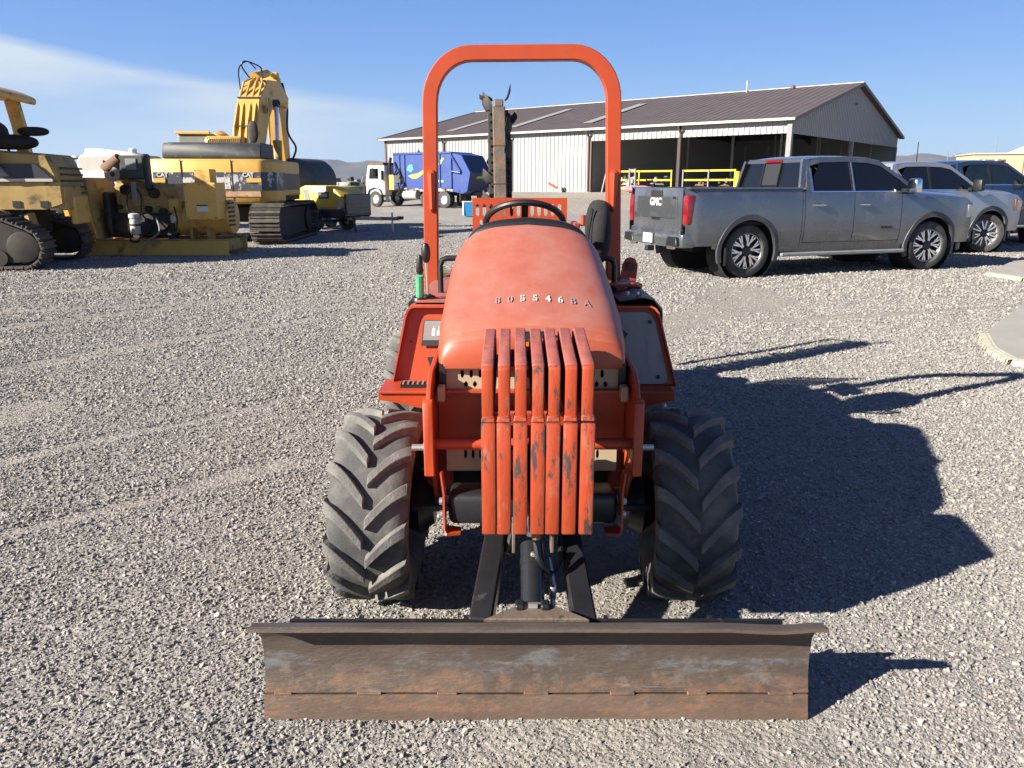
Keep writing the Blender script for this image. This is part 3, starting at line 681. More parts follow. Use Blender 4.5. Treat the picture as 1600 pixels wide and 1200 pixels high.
# front face of the hood closes towards a badge recess
ff = MB(); zt0, w0_ = .955, .300
face_pts = [hood_pt(HS[0], j / 24) for j in range(25)]
ff.add([(p[0], p[1], p[2]) for p in face_pts] + [(p[0] * .97, p[1] + .02, .886) for p in face_pts], [(i, i + 1, 26 + i, 25 + i) for i in range(24)])
tp(ff, 'front_lip', 'hood', hood, solid=.004)
tp(MB().box((0, 2.462, .955), (.074, .006, .10), Matrix.Rotation(-.06, 3, 'X')), 'badge', 'ink', hood, bevel=.002)
for z_ in (1.008, .902): tp(MB().box((0, 2.461, z_), (.080, .006, .006)), 'badge_trim', 'steel', hood)
tp(MB().lathe([(0, 0), (0, .017), (.002, .017), (.002, 0)], 'y', (-.012, 2.456, .955), 12), 'badge_mark', 'amber', hood)
# stencilled number on the hood
txt = '805546BA'; x = -.128
for i, ch in enumerate(txt):
    t_ = textmb(ch, .034, .0, bold=.0009); xs0 = min(p[0] for p in t_.v); t_.v = [(p[0] - xs0, p[1], p[2]) for p in t_.v]
    wch = max(p[0] for p in t_.v); y0 = 2.650
    fs_ = []; 
    bm = bmesh.new(); vv = [bm.verts.new((p[0] * 1.10, p[1], 0)) for p in t_.v]
    for f_ in t_.f:
        try: bm.faces.new([vv[q] for q in f_])
        except ValueError: pass
    # stencil bridges: drop a thin vertical strip through round characters
    if ch in '8056B':
        for cx in (wch * 1.10 / 2,):
            for off_, keep in ((-.0013, -1), (.0013, 1)):
                bmesh.ops.bisect_plane(bm, geom=bm.verts[:] + bm.edges[:] + bm.faces[:], plane_co=(cx + off_, 0, 0), plane_no=(1, 0, 0))
            kill = [f for f in bm.faces if abs(f.calc_center_median().x - cx) < .0013]
            bmesh.ops.delete(bm, geom=kill, context='FACES')
    bm.verts.index_update()
    t2 = MB().add([v.co[:] for v in bm.verts], [tuple(v.index for v in f.verts) for f in bm.faces]); bm.free()
    sl_ = [(p[0] + x, y0 + p[1] * 1.75, 0) for p in t2.v]
    t2.v = [(p[0], p[1], hood_z(p[0], p[1]) + .0035 + dents(p[0], p[1], hood_z(p[0], p[1]))) for p in sl_]
    tp(t2, 'stencil_digit' if ch.isdigit() else 'stencil_letter', 'stencil' if i in (2, 3, 4, 5) else 'stencilg', hood)
    x += .0440
# scratches on the hood are paint-thin and left to the material
# dash behind the hood
dash = MB()
st = []
for (y, zt, w, zb) in ((3.338, 1.312, .285, .95), (3.352, 1.326, .292, .95), (3.40, 1.330, .292, .95), (3.50, 1.30, .285, .95)):
    for j in range(33): p = hood_pt((y, zt, w, zb), j / 32); dash.v.append(p)
dash.f = [(i * 33 + j, (i + 1) * 33 + j, (i + 1) * 33 + j + 1, i * 33 + j + 1) for i in range(3) for j in range(32)] + [tuple(range(33)), tuple(99 + j for j in range(33))]
tp(dash, 'dash_cowl', 'plastic', ang=50)
# steering wheel
sw = MB(); ring = []
C_ = Vector((-.008, 3.80, 1.285)); rot = Matrix.Rotation(R(-33), 3, 'X')
for k in range(40): a = 2 * math.pi * k / 40; ring.append(C_ + rot @ Vector((.186 * math.cos(a), .186 * math.sin(a), 0)))
sw.tube(ring, .0155, 10, closed=True, up=(0, .01, 1)); swo = tp(sw, 'steering_wheel', 'plastic')
for a in (270, 30, 150):
    e_ = C_ + rot @ Vector((.18 * math.cos(R(a)), .18 * math.sin(R(a)), 0)); tp(MB().bar(C_ + rot @ Vector((0, 0, -.03)), e_, .032, .010), 'spoke', 'plastic', swo, bevel=.003)
tp(MB().lathe([(-.03, 0), (-.03, .03), (.015, .035), (.02, 0)], 'z', tuple(C_ + Vector((0, 0, -.03))), 12), 'hub', 'plastic', swo)
tp(MB().tube([C_ + rot @ Vector((0, 0, -.03)), (-.008, 3.55, 1.0)], .02, 8), 'steering_column', 'plastic', swo)

# side consoles with recessed front panels
def console(s):
    xi, xo_t, xo_b = .30, (.487 if s < 0 else .512), (.545 if s < 0 else .585)
    yb, yt, zb, zt = 2.93, 3.02, .690, 1.0
    root = TR
    P_ = lambda u, v, d=0: (s * (lerp(xi, lerp(xo_b, xo_t, v), u)), lerp(yb, yt, v) + d, lerp(zb, zt, v))
    # outline with rounded top corner
    def outline(ins, d):
        pts_ = []
        for (u, v) in [(0, 0), (1, 0), (1, .86), (.985, .93), (.95, .98), (.88, 1.0), (0, 1.0)]:
            q = P_(u, v, d); uu = Vector((-s * ins if u > .5 else 0, 0, (ins * (1 if v < .5 else -1)) if True else 0)); pts_.append((q[0] + uu.x, q[1], q[2] + uu.z))
        return pts_
    o1, o2, o3 = outline(0, 0), outline(.006, 0.0), outline(.006, .036)
    n_ = len(o1); rim_ = MB()
    vs = o1 + o2 + o3 + [(p[0], p[1] + .10, p[2]) for p in o1]
    fs = []
    for i in range(n_):
        j = (i + 1) % n_
        if i == n_ - 1: continue
        fs += [(i, j, n_ + j, n_ + i), (n_ + i, n_ + j, 2 * n_ + j, 2 * n_ + i), (i, j, 3 * n_ + j, 3 * n_ + i)]
    rim_.add(vs, fs); co = tp(rim_, 'console_shell', 'orange')
    tp(MB().add(o3, [tuple(range(n_))]), 'console_panel', 'orange', co)
    # body behind
    tp(MB().add([P_(0, 0, .05), P_(1, 0, .05), P_(1, .86, .05), P_(.88, 1, .05), P_(0, 1, .05), P_(0, 0, .95), P_(1, 0, .95), P_(1, .86, .85), P_(.88, 1, .85), P_(0, 1, .85)],
        [(0, 1, 2, 3, 4), (9, 8, 7, 6, 5), (0, 5, 6, 1), (1, 6, 7, 2), (2, 7, 8, 3), (3, 8, 9, 4), (4, 9, 5, 0)]), 'tank_housing', 'orange_d', co, bevel=.006)
    return P_, co
PL, COL_ = console(-1)
PRR, COR = console(1)
def on_panel(P_, u0, u1, v0, v1, d, name, mat, par, bevel=0, th=.004):
    q = [P_(u0, v0, .03 - d), P_(u1, v0, .03 - d), P_(u1, v1, .03 - d), P_(u0, v1, .03 - d)]
    return tp(MB().add(q, [(0, 1, 2, 3)]), name, mat, par, solid=th)
lb = on_panel(PL, .00, .60, .50, .82, .006, 'instruction_decal', 'ink', COL_)
on_panel(PL, -.05, .58, .57, .81, .008, 'decal_border', 'grey', COL_); on_panel(PL, -.05, .48, .61, .76, .010, 'decal_picture', 'ink', COL_)
for k in range(4): on_panel(PL, .06 + k * .10, .12 + k * .10, .63, .69 + .03 * (k % 2), .0125, 'lever_symbol', 'white', COL_); on_panel(PL, .085 + k * .10, .095 + k * .10, .69, .75, .0125, 'lever_line', 'white', COL_)
on_panel(PL, .02, .58, .515, .535, .010, 'decal_strip', 'teal', COL_)
vt = MB().add([PL(.0, .15, .022), PL(.34, .12, .022), PL(.47, .36, .022), PL(.0, .39, .022)], [(0, 1, 2, 3)]); tp(vt, 'vent_mesh', 'dark', COL_)
for a in range(4):
    for b in range(3): p = PL(.16 + .06 * a, .20 + .055 * b + .01 * a, .019); tp(MB().lathe([(0, 0), (0, .0042)], 'y', p, 8), 'vent_hole', 'tan', COL_)
tp(MB().lathe([(-.003, 0), (-.003, .004), (.0, .004)], 'y', PL(.80, .55, .028), 8), 'screw', 'ink', COL_)
# stainless plate on the other console
ss = MB(); q = []
for (u, v) in [(.0, .03), (.82, .03), (.88, .06), (.91, .13), (.89, .80), (.84, .88), (.76, .92), (.0, .92)]: q.append(PRR(u, v, .022))
ss.add(q, [tuple(range(8))]); sso = tp(ss, 'stainless_cover_plate', 'stainless', COR, solid=.004)
for (u, v) in ((.80, .80), (.77, .12)): tp(MB().lathe([(-.006, 0), (-.006, .007), (.0, .008)], 'y', PRR(u, v, .017), 8), 'screw', 'ink', COR)
tp(MB().add([PRR(.0, .74, -.0), PRR(.18, .78, -.0), PRR(.38, .66, -.0), PRR(.24, .52, -.0), PRR(.0, .66, 0)], [(0, 1, 2, 3, 4)]), 'rubber_flap', 'plastic', COR, solid=.006)
# step fenders above the front wheels
for s, xo in ((-1, .573), (1, .560)):
    zt = .708 if s < 0 else .69
    y0 = 2.80 if s < 0 else 2.86
    f_ = tp(MB().box((s * (xo + .33) / 2, (y0 + 2.95) / 2 + .01, zt), (xo - .33, 2.97 - y0 + .02, .010)), 'step_top', 'orange', bevel=.002)
    arc = [(s * .33, .50)] + [(s * lerp(.36, xo, k / 6), lerp(.645, .668, k / 6) - .03 * math.cos(k / 6 * math.pi) * .3 - (0 if s < 0 else .02)) for k in range(7)] + [(s * xo, zt), (s * .33, zt)]
    tp(MB().prism(arc, 'y', y0, y0 + .006), 'step_front', 'orange', f_)
    if s < 0:
        tp(MB().box((-.42, 2.865, zt + .012), (.15, .05, .014)), 'step_tread', 'plastic', f_)
        for k in range(8): tp(MB().box((-.485 + k * .0186, 2.865, zt + .021), (.007, .045, .006)), 'tread_rib', 'grey', f_)
        tp(MB().tube([(-.355, 2.79, .675), (-.345, 2.79, .70), (-.335, 2.79, .69)], .007, 6), 'fastener', 'steel', f_)
# levers and handrails
def lever(x, y, mat, h, lean, name, grip=.02):
    b_ = Vector((x, y, 1.0)); e_ = b_ + Vector((lean, -.01, h)); l_ = tp(MB().tube([b_, e_], .006, 8), name, 'steel')
    gd = (e_ - b_).normalized(); rings = [(0, .010), (.012, .016), (.035, grip), (.06, grip * .95), (.078, grip * .55), (.082, 0)]
    g = MB(); m_ = Matrix.Translation(e_ - gd * .05) @ gd.to_track_quat('Z', 'Y').to_matrix().to_4x4()
    g.lathe([(a, r) for a, r in [(0, 0)] + rings], 'z', n=12); g.xf(m_); tp(g, 'lever_grip', mat, l_)
    tp(MB().lathe([(0, .034), (.012, .03), (.02, .012)], 'z', (x, y, .995), 14), 'lever_boot', 'plastic', l_); return l_
tp(MB().box((-.40, 3.32, .985), (.20, .30, .02)), 'lever_shelf', 'plastic', bevel=.004)
lever(-.455, 3.22, 'plastic', .155, .004, 'control_lever', .014)
gl = tp(MB().tube([(-.455, 3.215, 1.0), (-.453, 3.205, 1.03), (-.452, 3.20, 1.09), (-.453, 3.198, 1.10)], .017, 10), 'green_taped_grip', 'green')
lever(-.425, 3.26, 'plastic', .20, -.004, 'control_lever', .019)
for s in (-1, 1):
    x0, x1 = (.385, .27)
    ptl = [(s * x0, 3.42, .88), (s * x0, 3.42, 1.12), (s * (x0 - .008), 3.42, 1.143), (s * (x0 - .03), 3.42, 1.152), (s * x1, 3.42, 1.152)]
    tp(MB().tube(ptl, .0125, 10), 'grab_rail', 'plastic')
tp(MB().tube([(-.335, 3.3, .98), (-.335, 3.28, 1.02), (-.325, 3.27, 1.06)], .012, 8), 'fuel_valve', 'plastic')
# right hand rear top cover
c_ = MB()
for i, y in enumerate((3.05, 3.35, 3.65)):
    for (x, z) in ((.36, 1.02 - i * .01), (.46, 1.035), (.50, 1.025), (.535, .985), (.54, .90)): c_.v.append((x, y, z))
c_.f = [(i * 5 + j, i * 5 + j + 1, (i + 1) * 5 + j + 1, (i + 1) * 5 + j) for i in range(2) for j in range(4)]
cc = tp(c_, 'battery_cover', 'plastic', solid=.006); tp(MB().box((.43, 3.36, 1.043), (.13, .08, .012), Matrix.Rotation(.08, 3, 'Z')), 'cover_strap', 'orange', cc, bevel=.003)
hose('battery_cable', [(.37, 3.15, 1.05), (.42, 3.13, 1.075), (.46, 3.17, 1.06), (.47, 3.24, 1.045), (.42, 3.28, 1.05)], .005, 'orange')
for x in (.40, .44): tp(MB().lathe([(0, .008), (.012, .008), (.012, 0)], 'z', (x, 3.10, 1.035), 8), 'terminal', 'steel', cc)

# roll bar
sqp = [(-.036, -.032), (-.032, -.036), (.032, -.036), (.036, -.032), (.036, .032), (.032, .036), (-.032, .036), (-.036, .032)]
pts_ = [(-.498, 4.1, .80), (-.496, 4.1, .95)] + [(-.480, 4.1, 1.86)]
cx, cz, rr = -.478 + .21, 2.094 - .225, .21
for k in range(1, 10): a = math.pi - (math.pi / 2) * k / 9; pts_.append((cx + rr * math.cos(a), 4.1, cz + .225 * math.sin(a)))
cx2 = .442 - .21
for k in range(0, 10): a = math.pi / 2 - (math.pi / 2) * k / 9; pts_.append((cx2 + rr * math.cos(a), 4.1, cz + .004 + .225 * math.sin(a)))
pts_ += [(.470, 4.1, .95), (.474, 4.1, .80)]
ro = tp(MB().sweep(pts_, sqp, up=(0, 1, 0)), 'roll_bar', 'orange', ang=40)
for s, xx in ((-1, -.478), (1, .450)):
    tp(MB().tube([(xx + s * .0, 4.066, 1.53), (xx, 4.045, 1.52), (xx, 4.045, 1.345), (xx, 4.066, 1.335)], .012, 8), 'belt_guide', 'orange', ro)
ear = [(4.02, .84)] ; e_ = MB().prism([(.48, .84), (.565, .84), (.585, .99), (.59, 1.06), (.575, 1.09), (.55, 1.10), (.525, 1.09), (.51, 1.06)], 'y', 4.04, 4.055)
eo = tp(e_, 'hinge_plate', 'orange_d', bevel=.002); tp(MB().lathe([(-.02, 0), (-.02, .022), (.02, .022)], 'y', (.55, 4.04, 1.05), 14), 'hinge_pin', 'plastic', eo)
for s in (-1, 1): tp(MB().box((s * .49, 4.12, .84), (.11, .16, .10)), 'roll_bar_foot', 'orange_d', bevel=.008)
# rear deck, slotted guard, seat
tp(MB().box((0, 4.3, .90), (.86, .9, .18)), 'rear_deck', 'orange_d', bevel=.01)
hl = slots(-.030, 13, .040, .020, 1.285, 1.355)[:] + slots(-.010, 13, .040, .016, 1.215, 1.265) + slots(-.030, 13, .040, .016, 1.13, 1.19)
slotted(-.300, .255, .92, 1.390, 4.62, hl, 'slotted_rear_guard', 'orange', th=.006)
tp(MB().box((.29, 4.45, 1.20), (.03, .30, .12)), 'rear_bracket', 'orange_d', bevel=.004); tp(MB().tube([(.33, 4.40, 1.24), (.33, 4.40, 1.30)], .016, 10), 'bracket_pin', 'orange')
tp(MB().grid(lambda u, v: (lerp(-.25, .22, u), 3.95 + .4 * v, 1.16 + .05 * math.sin(math.pi * u)), 10, 3), 'rear_engine_cover', 'brass', solid=.01)
seat_prof = lambda t: .06 * (1 - abs(2 * t - 1) ** 3)
def pillow(cx, cy, cz, sx, sy, sz, n_=10, e=3.2):
    mb = MB()
    for i in range(n_ + 1):
        ph = -math.pi / 2 + math.pi * i / n_
        for j in range(20):
            th = 2 * math.pi * j / 20
            f = lambda v, p: math.copysign(abs(v) ** (2 / p), v)
            mb.v.append((cx + sx * f(math.cos(ph), e) * f(math.cos(th), e), cy + sy * f(math.cos(ph), e) * f(math.sin(th), e), cz + sz * f(math.sin(ph), e)))
    mb.f = [(i * 20 + j, i * 20 + (j + 1) % 20, (i + 1) * 20 + (j + 1) % 20, (i + 1) * 20 + j) for i in range(n_) for j in range(20)]
    return mb
sb = pillow(.385, 4.10, 1.225, .062, .20, .165, e=2.8)
sb.v = [(x - .10 * (1.39 - z) * .3 + .006 * mnoise.noise(Vector((0, y * 18, z * 22))), y, z) for x, y, z in sb.v]
so2 = tp(sb, 'seat_back', 'fabric', ang=80)
for yy in (3.93, 4.0): tp(MB().tube([(.318 + .0, yy, 1.08), (.316, yy, 1.22), (.335, yy, 1.35)], .006, 6), 'seam_piping', 'fabric', so2)
tp(pillow(.16, 4.12, 1.03, .22, .21, .06), 'seat_cushion', 'fabric', ang=80)

# trencher boom standing up behind
bt, bb = Vector((-.155, 5.40, 1.955)), Vector((-.135, 5.16, .92))
bd = (bt - bb).normalized(); bo_ = tp(MB().bar(bb, bt, .088, .085, up=(1, 0, 0)), 'digging_boom', 'boom', bevel=.006)
by = Vector((1, 0, 0)).cross(bd).normalized()        # boom thickness direction, away from the camera
if by.y < 0: by = -by
tp(MB().bar(bt, bt + bd * .05, .07, .06, up=(1, 0, 0)), 'boom_nose', 'boom', bo_, bevel=.006)
for s in (-1, 1): tp(MB().bar(bb + Vector((s * .053, .03, 0)), bt + Vector((s * .051, .03, -.03)), .018, .05, up=(1, 0, 0)), 'chain_strip', 'chain', bo_, bevel=.004)
for dl in (.30, .55, .80): tp(MB().bar(bb + bd * dl - by * .0, bb + bd * (dl + .006), .091, .088, up=(1, 0, 0)), 'boom_seam', 'chain', bo_)
chains = MB(); k = 0
for side, dist in ((1, .19),):
    pass
link = MB().box((0, 0, 0), (.05, .045, .03)).build('chain_link', 'chain', None, bevel=.006)
LNK = link.data; bpy.data.objects.remove(link)
toothm = MB().add([(0, -.010, 0), (.030, -.022, .004), (.055, -.030, .035), (.062, -.022, .090), (.046, -.006, .055), (.020, .0, .030),
                   (0, .010, 0), (.034, -.006, .006), (.060, -.016, .035), (.064, -.016, .090), (.050, .004, .055), (.020, .014, .030)],
                  [(0, 1, 2, 3, 4, 5), (11, 10, 9, 8, 7, 6)] + [(i, (i + 1) % 6, 6 + (i + 1) % 6, 6 + i) for i in range(6)]).build('digging_tooth', 'chain', None, bevel=.002)
TTH = toothm.data; bpy.data.objects.remove(toothm)
path = []; Lb = (bt - bb).length
nL = 20
for i in range(nL): path.append((bb + bd * (Lb * i / nL) - by * -.02, 0))
cpts = []
r0 = .10
for i in range(20): cpts.append((bb + bd * (Lb * (i + .5) / 20) + by * .13, by, 0))
for i in range(20): cpts.append((bb + bd * (Lb * (i + .5) / 20) + by * .01, -by, 1))
def mrot(zax, xax):
    z = zax.normalized(); x = (xax - xax.dot(z) * z).normalized(); return Matrix((x, z.cross(x), z)).transposed().to_euler()
for i, (p, nrm, side) in enumerate(cpts):
    if side == 1: # the near run is cradled at the flanks of the boom
        for s in (-1, 1):
            o = bpy.data.objects.new('chain_link', LNK); COL.objects.link(o); o.parent = bo_
            o.location = p + Vector((s * .050, 0.01, 0)) + Vector(TO); o.rotation_euler = mrot(bd, Vector((s, 0, 0))); o.scale = (.5, 1, .9)
    else:
        o = bpy.data.objects.new('chain_link', LNK); COL.objects.link(o); o.parent = bo_
        o.location = p + Vector(TO); o.rotation_euler = mrot(bd, nrm); o.scale = (2.2, 1, 1.2)
    if i % 3 == 0:
        s = random.choice((-1, 1)) if side == 0 else (-1 if (i // 2) % 2 else 1)
        o = bpy.data.objects.new('digging_tooth', TTH); COL.objects.link(o); o.parent = bo_
        ax = (Vector((s, 0, 0)) + nrm * random.uniform(.1, 1.3)).normalized()
        o.location = p + Vector((s * .05, 0, 0)) + Vector(TO) + bd * .01; o.rotation_euler = mrot(bd, ax); o.scale = (random.uniform(.6, 1.0), 2.0, random.uniform(1.0, 1.6))
for s, dx in ((-1, -.075), (-1, -.04), (1, .04)):
    o = bpy.data.objects.new('digging_tooth', TTH); COL.objects.link(o); o.parent = bo_
    o.location = bt + bd * .05 + Vector((dx, .02, .0)) + Vector(TO); o.rotation_euler = mrot(bd, Vector((s, -.4, 0))); o.scale = (.8, 1.2, 1.1 if s > 0 else .55)
tp(MB().bar(bb + by * .38 + bd * .0, bt + by * .34 - bd * .05, .05, .03, up=(1, 0, 0)), 'crumber_bar', 'chain', bo_)
tp(MB().bar(bt + by * .10, bt + by * .36 - bd * .05, .03, .02), 'crumber_link', 'chain', bo_)
tp(MB().box((-.13, 5.12, .75), (.30, .4, .30)), 'trencher_gearbox', 'orange_d', bevel=.02)
tp(MB().box((-.05, 4.85, .60), (.5, .4, .25)), 'trencher_mount', 'orange_d', bevel=.02)
tp(MB().lathe([(-.25, .0), (-.25, .16), (.25, .16), (.25, 0)], 'x', (.2, 5.1, .6), 18), 'spoil_auger', 'chain')

# wheels with chevron lugs
def ag_wheel(name, r, w, nl):
    root = bpy.data.objects.new(name, None)
    hw = w / 2
    prof = [(-hw * .62, r * .52), (-hw * .86, r * .60), (-hw * 1.0, r * .74), (-hw * .97, r * .84), (-hw * .86, r * .905), (-hw * .55, r * .929), (0, r * .936)]
    prof = prof + [(-a, b) for a, b in prof[-2::-1]]
    ty = MB().lathe(prof, 'x', n=64).build('tyre', 'tyre', None, solid=.02, ang=60)
    lug = MB()
    def lugpart(s):
        mb = MB(); nseg = 9
        for k in range(nseg + 1):
            t = k / nseg; x = s * lerp(.004, hw * 1.0, min(1, t * 1.12)); ang = -(lerp(0, .38, t) + .05 * math.sin(t * 3))
            base = interp(abs(x), [(0, r * .925), (hw * .55, r * .92), (hw * .86, r * .89), (hw * 1.0, r * .78)])
            top = interp(abs(x), [(0, r * 1.0), (hw * .6, r * .998), (hw * .9, r * .975), (hw * 1.0, r * .955)])
            if t > .90: base = r * .78; top = r * lerp(.955, .90, (t - .9) / .1); x = s * hw * 1.0
            wd = lerp(.050, .062, t) / r / 2; wt = wd * .70
            for (rad, aa) in ((base, -wd), (top, -wt), (top, wt), (base, wd)): mb.v.append((x, rad * math.cos(ang + aa), rad * math.sin(ang + aa)))
        mb.f = [(i * 4 + j, i * 4 + j + 1, (i + 1) * 4 + j + 1, (i + 1) * 4 + j) for i in range(nseg) for j in range(3)] + [(0, 1, 2, 3), tuple(nseg * 4 + j for j in (3, 2, 1, 0))]
        return mb
    meshes = {s: lugpart(s).build('tread_lug', 'lug', None, bevel=.002, ang=30) for s in (-1, 1)}
    rim_ = MB().lathe([(-hw * .62, r * .53), (-hw * .58, r * .47), (-hw * .1, r * .44), (-.02, r * .42), (.0, r * .2), (-.03, r * .14), (-.03, 0)], 'x', n=32).build('wheel_rim', 'orange_d', None, solid=.006)
    rim2 = MB().lathe([(hw * .62, r * .53), (hw * .58, r * .47), (hw * .1, r * .44), (-.02, r * .42)], 'x', n=32).build('wheel_rim', 'orange_d', None, solid=.006)
    return ty, meshes, rim_, rim2
tyo, lugm, rm1, rm2 = ag_wheel('wheel', .345, .272, 15)
def place_wheel(x, y, z, spin, nl=15, steer=0, camber=0, flip=1):
    w = bpy.data.objects.new('wheel', None); COL.objects.link(w); w.parent = TR; w.location = (x, y - TY, z); w.rotation_euler = (spin, 0, steer); w.rotation_mode = 'XYZ'
    w.rotation_euler = (0, camber, steer)
    for src in (tyo, rm1, rm2):
        o = bpy.data.objects.new(src.name.split('.')[0], src.data); COL.objects.link(o); o.parent = w
        if src is not tyo and flip < 0: o.rotation_euler = (0, 0, math.pi)
    for k in range(nl):
        for s in (-1, 1):
            o = bpy.data.objects.new('tread_lug', lugm[s].data); COL.objects.link(o); o.parent = w
            o.rotation_euler = (spin + 2 * math.pi * (k + (.5 if s > 0 else 0)) / nl, 0, 0)
    return w
place_wheel(-.54, 2.615, .338, .22, steer=R(-2), camber=R(2.0), flip=1)
place_wheel(.556, 2.615, .338, .05, steer=R(-2), camber=R(-1.2), flip=-1)
place_wheel(-.60, 4.15, .338, .4, flip=1)
place_wheel(.60, 4.15, .338, .1, flip=-1)
for src in (tyo, rm1, rm2, lugm[-1], lugm[1]): bpy.data.objects.remove(src)
for y in (2.66, 4.15):
    tp(MB().tube([(-.50, y, .34), (-.2, y + .03, .36), (.2, y + .03, .36), (.50, y, .34)], .055, 10), 'axle', 'black')
    tp(pillow(0, y + .05, .36, .13, .14, .13), 'differential', 'black')
for s in (-1, 1):
    tp(MB().lathe([(0, 0), (0, .10), (.05, .12), (.10, .08), (.10, 0)], 'x', (s * .40 - .05, 2.63, .34), 16), 'steering_knuckle', 'black')
    tp(MB().tube([(s * .42, 2.52, .36), (s * .12, 2.50, .37)], .014, 8), 'tie_rod', 'black'); tp(MB().tube([(s * .30, 2.50, .41), (s * .10, 2.50, .41)], .022, 10), 'steering_cylinder', 'cyl')
    tp(MB().box((s * .33, 2.7, .48), (.10, .22, .16)), 'axle_mount', 'orange_d', bevel=.01)
tp(MB().box((0, 2.75, .42), (.24, .5, .16)), 'front_subframe', 'black', bevel=.01)

# ------------------------------------------------------------------ the sheet steel building
BR = math.atan2(BU.y, BU.x)
def bld(a, b, z=0): p = BO + BU * a + BV * b; return (p.x, p.y, z)
BD = thing('metal_building', 'long white corrugated steel building with brown roof and open bays', 'building', (BO.x, BO.y, PAD))
class LB(MB):
    """a local x runs left along the long wall, y into the building, z up from the pad"""
    def place(s): s.v = [(BU.x * x + BV.x * y, BU.y * x + BV.y * y, z) for x, y, z in s.v]; return s
def bp(mb, name, mat, par=BD, **k):
    b2 = LB(); b2.v, b2.f = mb.v, mb.f; return b2.place().build(name, mat, par, **k)
EZ, RZ, LZ = 5.02, 8.42, 4.02     # eave, ridge, lintel above the pad
def corrug(a0, a1, z0, z1, b, pitch=.40, d=.05, zt=None):
    """ribbed sheet standing in the long direction; zt(a) gives a sloping top"""
    mb = MB(); x = a0; pr = []
    while x < a1 - 1e-6:
        e = min(x + pitch, a1); w = e - x
        pr += [(x, 0), (x + w * .72, 0), (x + w * .80, d), (x + w * .92, d)]; x = e
    pr.append((a1, 0))
    for (x, o) in pr: mb.v += [(x, b - o, z0), (x, b - o, (zt(x) if zt else z1))]
    mb.f = [(2 * i, 2 * i + 2, 2 * i + 3, 2 * i + 1) for i in range(len(pr) - 1)]; return mb
bay = BL / 5
for i in range(2, 5):
    bp(corrug(bay * i, bay * (i + 1), 0, EZ, 0), 'wall_panel', 'wallw', ang=20)
for i in range(2): bp(corrug(bay * i + .16, bay * (i + 1), LZ, EZ, 0), 'lintel_panel', 'wallw', ang=20)
def swap(mb): mb.v = [(y, x, z) for x, y, z in mb.v]; return mb
gab = lambda b: EZ + (RZ - EZ) * (1 - abs(b - BW / 2) / (BW / 2)) - .02
bp(swap(corrug(0.1, BW - .1, LZ, 0, 0, zt=gab)), 'gable_panel', 'wallw', ang=20)
bp(swap(corrug(0.1, BW - .1, 0, 0, BL, zt=gab)), 'gable_panel', 'wallw', ang=20)
bp(corrug(0, BL, 0, EZ, BW), 'rear_wall_panel', 'wallw', ang=20)
bp(MB().box((BL / 2, BW - .25, EZ / 2), (BL - .4, .02, EZ)), 'inner_liner', 'inner'); bp(MB().box((bay * 2.02, BW / 2, EZ / 2), (.06, BW - 1, EZ)), 'partition_wall', 'inner')
bp(MB().box((BL / 2, BW / 2, -.28), (BL + .6, BW + .6, .58)), 'floor_slab', 'conc')
# roof: ribbed sheets on the front slope, plain behind
OV = .45
def roof(front=True):
    mb = MB(); x = -OV; pr = []
    while x < BL + OV: pr += [(x, 0), (x + .52, 0), (x + .56, .028), (x + .60, 0)]; x += .61
    s = (RZ - EZ) / (BW / 2)
    for (x, o) in pr:
        if front: mb.v += [(x, -OV, EZ - OV * s + o + .06), (x, BW / 2, RZ + o + .06)]
        else: mb.v += [(x, BW + OV, EZ - OV * s + o + .06), (x, BW / 2, RZ + o + .06)]
    mb.f = [(2 * i, 2 * i + 2, 2 * i + 3, 2 * i + 1) for i in range(len(pr) - 1)]; return mb
bp(roof(), 'roof_sheet', 'roofm', ang=15, solid=.03); bp(roof(False), 'roof_sheet', 'roofm', ang=15, solid=.03)
SL = (RZ - EZ) / (BW / 2)
def onroof(a, b, up=.0): return (a, b, EZ + SL * b + .06 + up)
for a in (bay * 4.2, bay * 3.25, bay * 2.25):
    bp(MB().add([onroof(a, 2.0, .055), onroof(a - .95, 2.0, .055), onroof(a - .95, BW / 2 - 3.2, .055), onroof(a, BW / 2 - 3.2, .055)], [(0, 1, 2, 3)]), 'skylight_panel', 'skyl', solid=.02)
bp(MB().bar(onroof(-OV, BW / 2, .05), onroof(BL + OV, BW / 2, .05), .35, .05), 'ridge_cap', 'gutter')
for s in (0, 1):
    xg = -OV - .02 if s == 0 else BL + OV + .02
    for bb_ in (0, 1):
        y0_ = -OV if bb_ == 0 else BW + OV; z0_ = EZ - OV * SL
        bp(MB().bar((xg, y0_, z0_ - .02), (xg, BW / 2, RZ), .05, .24), 'rake_trim', 'trim')
        bp(MB().add([(xg, y0_, z0_ - .12), (0 if s == 0 else BL, y0_, z0_ - .10), (0 if s == 0 else BL, BW / 2, RZ - .10), (xg, BW / 2, RZ - .12)], [(0, 1, 2, 3)]), 'soffit', 'trim')
bp(MB().bar((-OV, -OV - .06, EZ - OV * SL), (BL + OV, -OV - .06, EZ - OV * SL), .14, .16), 'gutter', 'gutter')
bp(MB().add([(-OV, -OV, EZ - .12), (BL + OV, -OV, EZ - .12), (BL + OV, 0, EZ - .05), (-OV, 0, EZ - .05)], [(0, 1, 2, 3)]), 'soffit', 'trim')
for a in (bay, bay * 2, bay * 3, bay * 4):
    bp(MB().tube([(a, -OV - .05, EZ - .15), (a, -OV - .02, EZ - .32), (a, -.12, EZ - .70), (a, -.12, .05)], .075, 8), 'downspout', 'trim')
